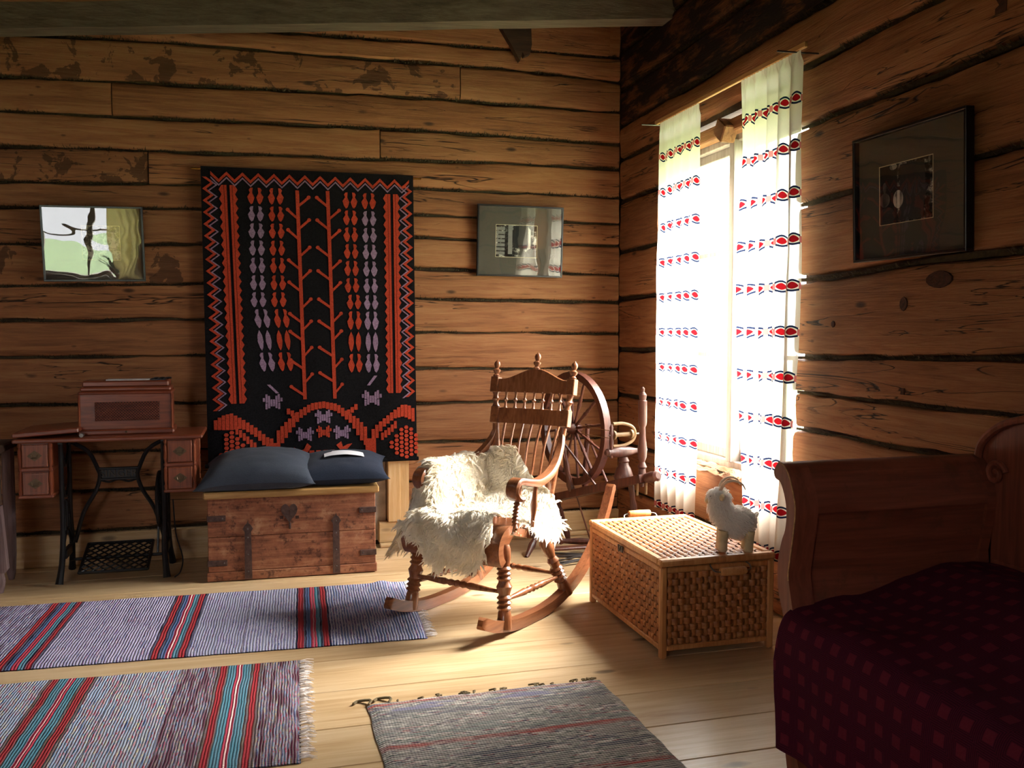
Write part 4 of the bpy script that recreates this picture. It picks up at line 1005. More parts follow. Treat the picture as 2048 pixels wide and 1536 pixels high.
# arms: scrolled front, sweeping up into the back posts
for sx in (-1, 1):
    c = spline([(sx * .262, .050, .575), (sx * .262, .085, .580), (sx * .262, .112, .605), (sx * .262, .108, .637), (sx * .262, .075, .655), (sx * .264, .0, .640), (sx * .260, -.10, .628), (sx * .246, -.22, .650), (sx * .226, -.315, .695), (sx * .206, -.385, .755), (sx * .196, -.415, .805)], 44)
    secs = []
    for i, p in enumerate(c):
        t = (c[min(i + 1, 44)] - c[max(i - 1, 0)]).normalized(); nrm = Vector((0, -t.z, t.y)); q = i / 44
        w = interp([(0, .030), (.3, .034), (.6, .026), (1, .014)], q); h = interp([(0, .011), (.35, .014), (.7, .017), (1, .014)], q)
        X_ = Vector((w, 0, 0)); secs.append([p + nrm * h + X_ * .8, p + nrm * h - X_ * .8, p - X_, p - nrm * h - X_ * .8, p - nrm * h + X_ * .8, p + X_])
    MB().sweep_rect(secs).build('armrest', CHR, RC, angle=50)
    MB().turned((sx * .250, .085, .435), (sx * .262, .062, .640), [(0, .013), (.08, .018), (.14, .012)] + RING(.16, .62, 6, .010, .017) + [(.66, .011), (.8, .016), (1, .013)], 12).build('arm_post', CHD, RC)
    MB().turned((sx * .240, -.075, .400), (sx * .262, -.075, .630), [(0, .008), (.3, .010), (.55, .018), (.7, .012), (1, .009)], 12).build('arm_post', CHD, RC)
# white painted mark on the near seat edge
mb = MB()
for a in range(3): mb.ball((-.2715, .10 - .018 * a, .440 - .012 * a), (.002, .005, .004), 6, 4)
mb.build('painted_flower', WN, RC)

# ------------------------------------------------------------------ sheepskin
def fur_mat(name, base, tip, tr=.3):
    m = NT(name)
    n = m.noise(m.coords(), 7, 3); oi = m.noise(m.coords(), 60, 2)
    c = m.mix(m.math('ADD', m.math('MULTIPLY', n, .9), m.math('MULTIPLY', oi, .4), 0, True), lin(base), lin(tip))
    d = m.new('BsdfDiffuse'); t = m.new('BsdfTranslucent'); m.link(c, d.inputs[0]); m.link(c, t.inputs[0])
    mx = m.new('MixShader'); mx.inputs[0].default_value = tr; m.link(d.outputs[0], mx.inputs[1]); m.link(t.outputs[0], mx.inputs[2])
    return m.done(mx.outputs[0])
FLEECE = fur_mat('fleece', (240, 226, 196), (254, 252, 246), .4)
HIDE = plain('hide', (248, 242, 226), .9, amt=.05)
def fur(name, faces, n, length, mat, parent, comb=(0, 0, -1), lift=.5, width=.006, seed=1, wild=.5):
    """tapering three-sided locks lying over one another like shingles on a list of (points, normal) triangles"""
    import bisect
    rnd = random.Random(seed); mb = MB(); V = Vector
    acc = []; s_ = 0
    for t, _ in faces: s_ += ((t[1] - t[0]).cross(t[2] - t[0])).length; acc.append(s_)
    for _ in range(n):
        k = bisect.bisect(acc, rnd.random() * s_); t, nm = faces[min(k, len(faces) - 1)]
        a, b = rnd.random(), rnd.random()
        if a + b > 1: a, b = 1 - a, 1 - b
        p = t[0] + (t[1] - t[0]) * a + (t[2] - t[0]) * b
        cl = V((noise.noise(p * 12), noise.noise(p * 12 + V((9, 3, 1))), noise.noise(p * 12 + V((2, 8, 5))))) * wild * 2.2 + V((rnd.uniform(-1, 1), rnd.uniform(-1, 1), rnd.uniform(-1, 1))) * wild * .7
        g = V(comb) + cl; g = g - nm * g.dot(nm)
        g = g.normalized() if g.length > 1e-4 else nm
        L = length * rnd.uniform(.6, 1.3); w = width * rnd.uniform(.6, 1.3)
        sd = g.cross(nm).normalized(); q = rnd.uniform(-.5, .5); ph = rnd.uniform(0, 6)
        P = [p - nm * w * .5]
        for i in (1, 2, 3):
            u = i / 3; P.append(p + g * (L * u) + nm * (L * lift * (u - .55 * u * u)) + sd * (w * .9 * math.sin(u * 4 + ph) + q * L * u * .4) + V((0, 0, -1)) * (L * .18 * u * u))
        o = []
        for i, r_ in enumerate((1, .95, .6)): o += [P[i] - sd * w * r_, P[i] + sd * w * r_, P[i] + nm * w * r_ * 1.1]
        o.append(P[3])
        mb.add(o, [(0, 1, 4, 3), (1, 2, 5, 4), (2, 0, 3, 5), (3, 4, 7, 6), (4, 5, 8, 7), (5, 3, 6, 8), (6, 7, 9), (7, 8, 9), (8, 6, 9)])
    return mb.build(name, mat, parent, fix=False, smooth=False, kind='stuff')
def tri_faces(mb):
    out = []
    for f in mb.f:
        P = [Vector(mb.v[i]) for i in f]
        for k in range(1, len(P) - 1):
            n_ = (P[k] - P[0]).cross(P[k + 1] - P[0])
            if n_.length > 1e-9: out.append(((P[0], P[k], P[k + 1]), n_.normalized()))
    return out
SK = thing('sheepskin', 'shaggy creamy white sheepskin draped over the rocking chair seat', 'sheepskin', (.955, 3.975, 0), math.radians(130.5))
path = spline([(0, -.372, .735), (0, -.335, .62), (0, -.275, .530), (0, -.12, .474), (0, .05, .490), (0, .145, .500), (0, .212, .475), (0, .245, .415), (0, .255, .350), (0, .258, .285)], 30)
SN = [(0, .05), (.12, -.06), (.22, -.29), (.31, -.30), (.40, -.205), (.55, -.185), (.68, -.21), (.85, -.225), (1, -.15)]
SFx = [(0, .21), (.12, .26), (.28, .40), (.45, .44), (.6, .38), (.72, .27), (.88, .14), (1, .06)]
def skin_pt(u, v):
    i = v * 30; k = min(int(i), 29); p = path[k].lerp(path[k + 1], i - k)
    a, b = interp(SN, v), interp(SFx, v)
    x = a + (b - a) * u + .018 * fbm(v * 4, u * 3, 2); y, z = p.y, p.z
    if v < .68 and x > .13:                      # humped over the far armrest, then hanging outside it
        q = min(1, max(0, (.56 - v) / .12)); t = min(1, (x - .13) / .10); t = t * t * (3 - 2 * t)
        z += q * t * max(0, .700 - z)
        if x > .30: z -= q * (x - .30) * 3.2; x = .30 + (x - .30) * (1 - .55 * q)
        if x > .23: z -= (1 - q) * (x - .23) * 1.5
    elif v < .75 and x < -.20: z -= (-.20 - x) * 1.3
    z += .020 * fbm(u * 4, v * 5, 5); y += .02 * fbm(u * 3 + 4, v * 4, 9)
    return (x, y, z)
mb = MB(); mb.grid(26, 34, skin_pt)
hide = mb.build('hide', HIDE, SK, angle=80, fix=False)
fc = tri_faces(mb); av = sum((n_.z for _, n_ in fc)) / len(fc)
if av < 0: fc = [(t, -n_) for t, n_ in fc]
fur('fleece', fc, 8500, .044, FLEECE, SK, (.15, .5, -.6), .28, .0062, 3, .55)
# ------------------------------------------------------------------ spinning wheel in the corner
SWM = wood('dark_red_brown', (44, 22, 16), (78, 40, 28), (104, 58, 40), 'Z', rough=.45, coat=.1, bump=.15, var=.2)
SWL = wood('worn_turned_wood', (56, 32, 27), (82, 50, 43), (104, 68, 58), 'Z', rough=.4, coat=.2, bump=.1, var=.15)
SW = thing('spinning_wheel', 'antique dark wooden spinning wheel with flyer standing in the log corner', 'spinning wheel', (1.78, 5.02, 0))
hiE = Vector((1.985 - 1.78, 4.42 - 5.02, .52)); loE = Vector((1.71 - 1.78, 5.28 - 5.02, .265))
ax = (hiE - loE).normalized(); hz = Vector((.26, -.966, 0)).normalized(); px = Vector((hz.y, -hz.x, 0))      # px: wheel axle, pointing to the left front
if px.x > 0: px = -px
bn = ax.cross(px).normalized(); bn = bn if bn.z > 0 else -bn
mb = MB(); secs = []
for i in range(13):
    p = loE.lerp(hiE, i / 12); w = .065 - .02 * abs(i - 6) / 6; secs.append([p + px * w + bn * .022, p - px * w + bn * .022, p - px * w - bn * .022, p + px * w - bn * .022])
mb.sweep_rect(secs).build('bench', SWM, SW, angle=40)
WC = Vector((0, -.02, .735)); R_ = .335
e2 = Vector((0, 0, 1))
mb = MB(); N = 48; secs = []
for i in range(N + 1):
    t = 2 * math.pi * i / N; d = hz * math.cos(t) + e2 * math.sin(t)
    secs.append([WC + d * (R_ - .042) + px * .018, WC + d * R_ + px * .022, WC + d * R_ - px * .022, WC + d * (R_ - .042) - px * .018])
vs = [p for q in secs[:-1] for p in q]; fs = [(i * 4 + j, i * 4 + (j + 1) % 4, ((i + 1) % N) * 4 + (j + 1) % 4, ((i + 1) % N) * 4 + j) for i in range(N) for j in range(4)]
mb.add(vs, fs).build('wheel_rim', SWM, SW, angle=40)
SPK = [(0, .010), (.2, .007), (.35, .009), (.45, .013), (.5, .008), (.55, .012), (.65, .007), (.85, .009), (1, .006)]
for i in range(12):
    t = 2 * math.pi * (i + .3) / 12; d = hz * math.cos(t) + e2 * math.sin(t)
    MB().turned(WC + d * .03, WC + d * (R_ - .035), SPK, 8).build('spoke', SWM, SW)
MB().turned(WC - px * .06, WC + px * .06, [(0, .012), (.1, .022), (.3, .034), (.7, .034), (.9, .022), (1, .012)], 12).build('hub', SWM, SW)
MB().tube([WC - px * .12, WC + px * .13, WC + px * .135 + Vector((0, 0, -.05))], .005, 6).build('axle', IRON, SW)
bx = lambda q: loE.lerp(hiE, q)
for sg in (-1, 1):
    b = bx(.34) + px * sg * .10 * .5 + bn * .015
    MB().turned(b, WC + px * sg * .10 + Vector((0, 0, .02)), [(0, .014), (.1, .020), (.2, .013), (.4, .018), (.55, .012), (.7, .017), (.85, .012), (1, .016)], 10).build('wheel_post', SWM, SW)
    MB().tube([bx(.60) + px * sg * .04, WC + px * sg * .10 - Vector((0, 0, .05))], .007, 8).build('wheel_brace', SWM, SW)
LEG = [(0, .012), (.1, .016), (.2, .022), (.3, .014), (.36, .022), (.42, .014), (.6, .018), (.75, .020), (.82, .014), (1, .018)]
for q, off in ((.06, Vector((-.26, -.30, 0))), (.10, Vector((.10, .05, 0))), (.86, Vector((.055, -.02, 0)))):
    b = bx(q); f_ = Vector((b.x + off.x, b.y + off.y, 0)); f_.x = min(f_.x, XR - 1.78 - .03)
    if q == .10: f_ = Vector((b.x + .10, min(b.y + .05, YB - 5.02 - .09), 0))
    MB().turned(f_, b - bn * .01, LEG, 10).build('leg', SWM, SW)
# tension screw, mother-of-all, maidens, flyer
p = bx(.93) + bn * .03
MB().turned(hiE - ax * .02, hiE + ax * .10, [(0, .016), (.2, .026), (.55, .030), (.8, .026), (.9, .030), (1, .018)], 12).build('tension_knob', SWL, SW)
base = bx(.80) + bn * .02
MB().turned(base, base + Vector((0, 0, .125)), [(0, .05), (.12, .055), (.3, .048), (.5, .040), (.62, .030), (.75, .026), (.82, .032), (1, .022)], 14).build('pedestal', SWL, SW)
cb = base + Vector((0, 0, .155))
MB().turned(cb + px * .125, cb - px * .16, [(0, .012), (.05, .022), (.12, .018), (.2, .028), (.4, .032), (.6, .024), (.75, .014), (.85, .022), (.95, .018), (1, .010)], 14).build('crossbar', SWL, SW)
MD = [(0, .010), (.15, .013), (.3, .009), (.45, .013), (.6, .010), (.75, .014), (.82, .008), (.9, .011), (1, .004)]
for sg, o in ((1, .085), (-1, .135)):
    b = cb + px * sg * o; MB().turned(b - Vector((0, 0, .03)), b + Vector((0, 0, .155)), MD, 10).build('maiden', SWL, SW)
fy = cb + Vector((0, 0, .095))
MB().tube([fy + px * .10, fy - px * .15], .005, 8).build('spindle_shaft', STEEL, SW)
FLYM = wood('pale_flyer_wood', (96, 74, 46), (128, 102, 68), (150, 124, 86), 'X')
pts = spline([fy + px * .075 + Vector((0, 0, .062)), fy + px * .0 + Vector((0, 0, .060)), fy - px * .06 + Vector((0, 0, .038)), fy - px * .078, fy - px * .06 - Vector((0, 0, .038)), fy + px * .0 - Vector((0, 0, .060)), fy + px * .075 - Vector((0, 0, .062))], 24)
MB().tube(pts, .009, 8).build('flyer', FLYM, SW)
MB().turned(fy + px * .075, fy - px * .055, [(0, .026), (.08, .026), (.1, .012), (.88, .012), (.9, .026), (1, .026)], 12).build('bobbin', FLYM, SW)
for zo in (.30, -.30):
    MB().tube([WC + Vector((0, 0, R_ * zo)) * .25 + hz * .05, fy + px * .075 + Vector((0, 0, .02 * (1 if zo > 0 else -1)))], .002, 5).build('drive_band', FLYM, SW)
# distaff post with its finial
b = bx(.93) + bn * .02 - px * .03
MB().turned(b - Vector((0, 0, .06)), b + Vector((0, 0, .485)), [(0, .010), (.10, .010), (.11, .024), (.18, .018), (.20, .026), (.25, .014), (.30, .024), (.38, .026), (.5, .018), (.60, .016), (.62, .022), (.65, .024), (.86, .024), (.87, .018), (.92, .022), (.95, .010), (.985, .011), (1, .004)], 12).build('distaff_post', SWL, SW)
for sg in (-1, 1): MB().tube([bx(.96) + px * sg * .03 - bn * .01, bx(.96) + px * sg * .03 - Vector((0, 0, .085))], .007, 8).build('peg', FLYM, SW)
# treadle
MB().box(-.16, .14, -.13, -.07, .035, .050, .004).build('treadle_board', SWM, SW, smooth=False)
MB().turned((-.17, .08, .05), (.14, -.02, .05), LEG[:8] + [(1, .012)], 10).build('treadle_bar', SWM, SW)
MB().tube([(.10, -.05, .055), (WC + px * .13).to_tuple()], .005, 6).build('footman', SWM, SW)

# bundle of dark sticks on the floor behind the rocking chair
BRM = wood('dark_twigs', (26, 20, 18), (44, 36, 32), (62, 52, 46), 'X')
BR = thing('twig_broom', 'dark bundle of twigs lying on the floor beneath the spinning wheel', 'broom', (1.80, 4.74, 0), math.radians(-8))
rnd = random.Random(4)
for i in range(11):
    y = rnd.uniform(-.03, .03)
    MB().tube(spline([(-.20, y * 4.5, .012 + rnd.uniform(0, .02)), (-.05, y * 2.0, .020 + rnd.uniform(0, .015)), (.12, y * .4, .022)], 6), [.004, .005, .006, .006, .007, .007, .007], 6).build('twig', BRM, BR)
MB().tube([(.06, 0, .022), (.10, 0, .022)], .026, 10).build('binding', SWM, BR)
# ------------------------------------------------------------------ wicker basket trunk
WK = wood('wicker', (122, 66, 28), (166, 102, 52), (192, 132, 78), 'X', grain=2, rough=.5, bump=.15, var=.35)
WKF = wood('basket_frame', (150, 92, 46), (184, 126, 72), (204, 150, 96), 'Z', grain=1.5, rough=.5, bump=.1, var=.08)
BX0, BX1, BY0, BY1, BZ = 1.516, 2.022, 3.222, 4.030, .400
BK = thing('wicker_trunk', 'large woven wicker trunk with wooden frame under the window', 'trunk', ((BX0 + BX1) / 2, (BY0 + BY1) / 2, 0))
hx, hy = (BX1 - BX0) / 2, (BY1 - BY0) / 2; pw = .028
for sx in (-1, 1):
    for sy in (-1, 1):
        MB().box(min(sx * hx, sx * (hx - pw)), max(sx * hx, sx * (hx - pw)), min(sy * hy, sy * (hy - pw)), max(sy * hy, sy * (hy - pw)), 0, BZ - .03, .005).build('corner_post', WKF, BK, smooth=False)
for z0, z1 in ((.030, .052), (BZ - .055, BZ - .032)):
    for sx in (-1, 1): MB().box(sx * (hx - .012) - .010, sx * (hx - .012) + .010, -hy + pw, hy - pw, z0, z1, .004).build('frame_rail', WKF, BK, smooth=False)
    for sy in (-1, 1): MB().box(-hx + pw, hx - pw, sy * (hy - .012) - .010, sy * (hy - .012) + .010, z0, z1, .004).build('frame_rail', WKF, BK, smooth=False)
MB().box(-hx + .02, hx - .02, -hy + .02, hy - .02, .035, .042).build('bottom', WK, BK, smooth=False)
MB().box(-hx + .024, hx - .024, -hy + .024, hy - .024, .045, BZ - .04).build('lining', WK, BK, smooth=False)
# lid frame
zl0, zl1 = BZ - .028, BZ
lid = MB().box(-hx - .004, hx + .004, -hy - .004, -hy + .034, zl0, zl1, .006).box(-hx - .004, hx + .004, hy - .034, hy + .004, zl0, zl1, .006) \
    .box(-hx - .004, -hx + .030, -hy + .034, hy - .034, zl0, zl1, .006).box(hx - .030, hx + .004, -hy + .034, hy - .034, zl0, zl1, .006).build('lid', WKF, BK, smooth=False)
MB().box(-hx + .02, hx - .02, -hy + .02, hy - .02, zl0 + .002, zl0 + .008).build('lid_lining', WK, lid, smooth=False)
def strip_mesh(L, pitch, wid, amp, phase, name):
    """flat splint running along +x, bending over and under every crossing; bulges along +z"""
    n = int(round(L / pitch)) * 4; secs = []; th = .0016
    for i in range(n + 1):
        x = L * i / n; c = math.sin(math.pi * x / pitch + phase)
        z = amp * math.copysign(abs(c) ** .6, c)
        w = wid / 2
        secs.append([(x, -w, z - th * .2), (x, -w * .35, z + th), (x, w * .35, z + th), (x, w, z - th * .2), (x, 0, z - th)])
    return MB().sweep_rect(secs).mesh(name, WK, True, 60)
def weave(A, M, parent, W_, H_, pitch, label=None):
    """W_ x H_ panel woven in local x/y of M, facing +z"""
    nw, nh = int(round(W_ / pitch)), int(round(H_ / pitch)); pw_, ph_ = W_ / nw, H_ / nh
    hm = [strip_mesh(W_, pw_, ph_ * .90, .0062, f_, 'weaver') for f_ in (0, math.pi)]
    vm = [strip_mesh(H_, ph_, pw_ * .62, .0052, f_, 'stake') for f_ in (math.pi, 0)]
    for j in range(nh):
        o = inst('weaver', hm[j % 2], parent); o.matrix_local = M @ Matrix.Translation((0, (j + .5) * ph_, 0))
    for i in range(nw):
        o = inst('stake', vm[i % 2], parent); o.matrix_local = M @ Matrix.Translation(((i + .5) * pw_, 0, 0)) @ Matrix.Rotation(math.pi / 2, 4, 'Z')
pit = .0265
# front (faces -x)
Mf = Matrix(((0, 0, -1, -hx + .010), (-1, 0, 0, hy - pw), (0, 1, 0, .052), (0, 0, 0, 1)))
weave(0, Mf, BK, 2 * hy - 2 * pw, BZ - .055 - .052, pit)
# end facing the sofa bed (faces -y)
Me = Matrix(((1, 0, 0, -hx + pw), (0, 0, -1, -hy + .010), (0, 1, 0, .052), (0, 0, 0, 1)))
weave(0, Me, BK, 2 * hx - 2 * pw, BZ - .055 - .052, pit)
# lid top
Mt = Matrix(((1, 0, 0, -hx + .030), (0, 1, 0, -hy + .034), (0, 0, 1, BZ - .008), (0, 0, 0, 1)))
weave(0, Mt, lid, 2 * hx - .060, 2 * hy - .068, .033)
# the two sides that face the walls
MB().box(hx - .014, hx - .008, -hy + pw, hy - pw, .05, BZ - .05).build('wall_side_panel', WK, BK, smooth=False)
MB().box(-hx + pw, hx - pw, hy - .014, hy - .008, .05, BZ - .05).build('wall_side_panel', WK, BK, smooth=False)
def handle(cy, sg, cx, zg, out):
    """wire bail with a turned wooden grip; zg is the height of the grip"""
    z = BZ - .030
    w = MB().tube(spline([(cx - .080, cy, z), (cx - .086, cy + sg * out * .5, (z + zg) / 2 + .004), (cx - .066, cy + sg * out, zg), (cx + .066, cy + sg * out, zg), (cx + .086, cy + sg * out * .5, (z + zg) / 2 + .004), (cx + .080, cy, z)], 24), .003, 6).build('handle_wire', STEEL, BK)
    MB().turned((cx - .056, cy + sg * out, zg), (cx + .056, cy + sg * out, zg), [(0, .014), (.03, .016), (.5, .0175), (.97, .016), (1, .014)], 14).build('handle_grip', WKF, w)
handle(-hy, -1, .040, BZ - .052, .042)
handle(hy, 1, .02, BZ + .010, .030)
cl = MB().box(-hx - .010, -hx - .003, -.022, .022, BZ - .060, BZ - .030, .002).build('clasp_plate', STEEL, BK, smooth=False)
MB().tube([(-hx - .013, -.014, BZ - .030), (-hx - .015, 0, BZ - .055), (-hx - .013, .014, BZ - .030)], .003, 6).build('clasp_hook', STEEL, cl)

# ------------------------------------------------------------------ toy goat on the lid
GT = thing('toy_goat', 'fluffy white toy goat with curved horns standing on the wicker trunk lid', 'toy goat', (1.880, 3.305, BZ), math.radians(160))
GF = fur_mat('white_plush', (246, 242, 238), (254, 254, 252), .5); GS = plain('cream_felt', (206, 190, 152), .9); GH = plain('horn_felt', (222, 196, 172), .8)
body = MB(); body.ball((-.015, 0, .118), (.070, .054, .064), 16, 10); body.ball((.050, 0, .160), (.050, .046, .072), 14, 10, Matrix.Rotation(.35, 3, 'Y')); body.ball((.062, 0, .220), (.045, .036, .036), 14, 10)
bo = body.build('body', plain('white_plush_base', (246, 242, 236), .95), GT)
bf = tri_faces(body)
cen = [Vector((-.015, 0, .115)), Vector((.050, 0, .165)), Vector((.062, 0, .220))]
bf2 = []
for t, n_ in bf:
    m_ = (t[0] + t[1] + t[2]) / 3; c_ = min(cen, key=lambda q: (q - m_).length)
    bf2.append((t, n_ if n_.dot(m_ - c_) > 0 else -n_))
fur('plush', bf2, 3000, .026, GF, GT, (-.3, 0, -.8), .3, .0036, 5, .5)
for x, y in ((.045, .030), (.045, -.030), (-.060, .030), (-.060, -.030)):
    MB().turned((x + .006, y, 0), (x, y * .9, .085), [(0, .017), (.08, .021), (.3, .019), (.7, .020), (1, .022)], 12).build('leg', GS, GT)
for sy in (-1, 1):
    MB().tube(spline([(.060, sy * .016, .248), (.045, sy * .030, .282), (.012, sy * .046, .296), (-.020, sy * .058, .285), (-.034, sy * .064, .262)], 16), [.008 - .0055 * i / 16 for i in range(17)], 8).build('horn', GH, GT)
    MB().ball((.058, sy * .050, .226), (.010, .026, .014), 10, 6, Matrix.Rotation(sy * .35, 3, 'X')).build('ear', GS, GT)
    MB().ball((.100, sy * .016, .228), (.004, .004, .005), 8, 5).build('eye', P_BLK, GT)
MB().ball((.104, 0, .206), (.018, .020, .016), 12, 8).build('muzzle', GS, GT)
MB().tube([(-.082, 0, .140), (-.098, 0, .158)], [.014, .006], 8).build('tail', GF, GT)
# ------------------------------------------------------------------ painted wooden sofa bed
SFM = wood('brown_painted_wood', (86, 42, 28), (120, 60, 42), (142, 77, 57), 'X', grain=.8, rough=.42, bump=.1, var=.05, wear=(95, 53, 35))
SFV = wood('brown_painted_wood_upright', (86, 42, 28), (120, 60, 42), (142, 77, 57), 'Z', grain=.8, rough=.45, bump=.1, var=.05)
SFE = plain('worn_paint_edge', (176, 132, 88), .6, nscale=60, amt=.5)
SFR = wood('brown_painted_wood_back', (86, 42, 28), (120, 60, 42), (142, 77, 57), 'Z', rough=.45, bump=.1)
SF = thing('sofa_bed', 'old brown painted wooden sofa bed with scrolled end against the log wall', 'sofa bed', (1.48, 2.30, 0))
SBX = XR - 1.48 - .03            # depth of the sofa up to the wall
LEN = 1.95                       # runs towards the rear of the room
outer = [(.057, .905), (.070, .886), (.062, .866), (.034, .856), (.010, .815), (.0, .770), (.006, .720), (.024, .680), (.042, .610), (.036, .530), (.006, .460), (-.004, .36), (.0, .25), (-.004, .12), (-.02, .04), (-.03, 0)]
inner = [(.045, .916), (.020, .912), (-.006, .890), (-.028, .850), (-.046, .795), (-.040, .726), (-.024, .640), (-.016, .584), (-.034, .513), (-.060, .42), (-.062, .30), (-.060, .12), (-.085, .04), (-.090, 0)]
def profile(z):
    po = sorted([(b, a) for a, b in outer]); pi_ = sorted([(b, a) for a, b in inner]); return interp(po, z), interp(pi_, z)
o_s = spline([(a, b, 0) for a, b in outer], 60); i_s = spline([(a, b, 0) for a, b in inner], 60)
poly = [(p.x, p.y) for p in o_s] + [(p.x, p.y) for p in reversed(i_s)]
# strips instead of one n-gon so that the curve stays clean
def slab(x0, x1, name, mat, inset=0.0, zlo=0.0, zhi=2.0):
    mb = MB(); secs = []
    idx = [k for k in range(61) if zlo <= o_s[k].y <= zhi]
    for k in idx:
        a = o_s[k]; b = i_s[k]
        if inset: d = (a - b).normalized() * inset; a = a - d; b = b + d
        secs.append([(x0, a.x, a.y), (x1, a.x, a.y), (x1, b.x, b.y), (x0, b.x, b.y)])
    mb.sweep_rect(secs); return mb.build(name, mat, SF, angle=40)
slab(0, .075, 'front_post', SFV)
slab(SBX - .06, SBX, 'rear_post', SFM)
slab(.075, SBX - .06, 'end_panel', SFM, .012, .20, .80)
slab(.075, SBX - .06, 'rolled_top', SFM, 0.0, .768, 2.0)
mb = MB(); mb.tube([(-.0015, p.x, p.y) for p in i_s[:34]], .0022, 5); mb.build('worn_edge', SFE, SF)
# seat box and legs
MB().box(.030, .055, -LEN, -.04, .10 + .10, .46, .004).build('front_rail', SFM, SF, smooth=False)
MB().box(.055, SBX - .03, -LEN, -.035, .36, .40).build('seat_board', SFM, SF, smooth=False)
MB().box(SBX - .03, SBX, -LEN, -.03, .16, .60, .004).build('rear_rail', SFM, SF, smooth=False)
# far end (outside the picture) as a plain mirrored end
def slab2(x0, x1, name):
    secs = [[(x0, -LEN - .06 - o_s[k].x, o_s[k].y), (x1, -LEN - .06 - o_s[k].x, o_s[k].y), (x1, -LEN - .06 - i_s[k].x, i_s[k].y), (x0, -LEN - .06 - i_s[k].x, i_s[k].y)] for k in range(61)]
    return MB().sweep_rect(secs).build(name, SFM, SF, angle=40)
slab2(0, SBX, 'end_panel')
# back board with scrolled crest
ct = spline([(-.03, .72, 0), (-.025, .80, 0), (.012, .868, 0), (.022, .905, 0), (.012, .950, 0), (-.025, .990, 0), (-.08, 1.022, 0), (-.16, 1.045, 0), (-.40, 1.10, 0), (-1.0, 1.15, 0)], 60)
top_pts = [(p.x, p.y) for p in ct]
mb = MB(); A = [(SBX - .028, y, z) for y, z in top_pts]; B = [(SBX - .028, min(y - .0, -.03), .55) for y, z in top_pts]
A2 = [(SBX - .004, y, z) for y, z in top_pts]; B2 = [(SBX - .004, min(y, -.03), .55) for y, z in top_pts]
mir = lambda L_: [(x, -2.0 - y, z) for x, y, z in reversed(L_)]
for P_, Q_ in ((A, B), (A2, B2)): mb.ribbon(P_ + mir(P_), Q_ + mir(Q_))
mb.ribbon(A + mir(A), A2 + mir(A2)); mb.build('back_board', SFR, SF, angle=40, fix=True)
crl = [(-.025, .835, 0)]
for i in range(22):
    t = i / 21 * 2 * math.pi * 1.35; r_ = .010 + .028 * i / 21
    crl.append((-.055 + r_ * math.cos(-t + 2.4), .872 + r_ * math.sin(-t + 2.4), 0))
mb = MB().tube([(SBX - .036, p.x, p.y) for p in ct[12:]], .013, 8)
mb.build('crest_moulding', SFR, SF)
cs = [(-.050 + (.006 + .034 * i / 30) * math.cos(1.2 + i / 30 * 8.0), .865 + (.006 + .034 * i / 30) * math.sin(1.2 + i / 30 * 8.0)) for i in range(31)]
MB().tube([(SBX - .038, a, b) for a, b in cs], .009, 8).build('scroll_carving', SFR, SF)

# ------------------------------------------------------------------ coverlet
def cover_mat():
    m = NT('dark_red_weave')
    uv = m.new('UVMap'); sx = m.new('SeparateXYZ'); m.link(uv.outputs[0], sx.inputs[0])
    u, v = sx.outputs[0], sx.outputs[1]
    P_ = .066
    fu = m.math('ABSOLUTE', m.math('SUBTRACT', m.math('FRACT', m.math('DIVIDE', u, P_)), .5))
    fv = m.math('ABSOLUTE', m.math('SUBTRACT', m.math('FRACT', m.math('DIVIDE', v, P_)), .5))
    mxv = m.math('MAXIMUM', fu, fv)
    sq = m.math('LESS_THAN', mxv, .22)
    ln = m.math('MULTIPLY', m.math('GREATER_THAN', mxv, .25), m.math('GREATER_THAN', m.math('SINE', m.math('MULTIPLY', mxv, 78.0)), .0))
    n = m.noise(m.coords(), 120, 2)
    c = m.mix(m.math('MULTIPLY', sq, .7), lin((85, 25, 43)), lin((114, 38, 50)))
    c = m.mix(m.math('MULTIPLY', ln, .8), c, lin((45, 18, 33)))
    c = m.mix(m.math('MULTIPLY', n, .35), c, lin((52, 15, 27)))
    h = m.math('ADD', m.math('SUBTRACT', sq, m.math('MULTIPLY', ln, .5)), m.math('MULTIPLY', n, .6))
    return m.done(m.principled(c, .95, m.bump(h, .3, .003), spec=.1))
COVM = cover_mat()
nu, nv = 60, 80; vs = []; uvs = []
# across: from the hem in front, up over the seat edge, back to the wall
prof = [(-.052, .10), (-.050, .20), (-.046, .30), (-.042, .40), (-.030, .462), (.0, .492), (.05, .503), (.15, .512), (.30, .535), (.45, .575), (.56, .592), (.66, .585), (.715, .580)]
ps = spline([(a, b, 0) for a, b in prof], nu); arc = [0]
for a, b in zip(ps, ps[1:]): arc.append(arc[-1] + (b - a).length)
for j in range(nv + 1):
    y = -.030 - (LEN - .06) * j / nv
    for i in range(nu + 1):
        p = ps[i]; x, z = p.x, p.y; q = max(0, (.46 - z) / .36) if i < nu * .35 else 0
        yy = y
        if j < 6 and q > 0: yy = y + (.030 * min(1, q * 3) - .055 * q) * (1 - j / 6)
        x2 = x - .012 * q * math.sin(y * 21 + 1.5) + .004 * q + .006 * fbm(y * 4, z * 4, 1)
        z2 = z + (.018 * fbm(y * 3, x * 4, 3) if i > nu * .3 else 0) + .03 * q * max(0, -y) * .5 + (.035 * math.exp(-((y + .55) / .35) ** 2) * math.exp(-((x - .42) / .2) ** 2) if i > nu * .3 else 0)
        if i == 0: z2 += .006 * math.sin(y * 15)
        vs.append((1.48 + x2, 2.30 + yy, z2)); uvs.append((arc[i], yy + 5))
mb = MB(); mb.add(vs, [(j * (nu + 1) + i, j * (nu + 1) + i + 1, (j + 1) * (nu + 1) + i + 1, (j + 1) * (nu + 1) + i) for j in range(nv) for i in range(nu)])
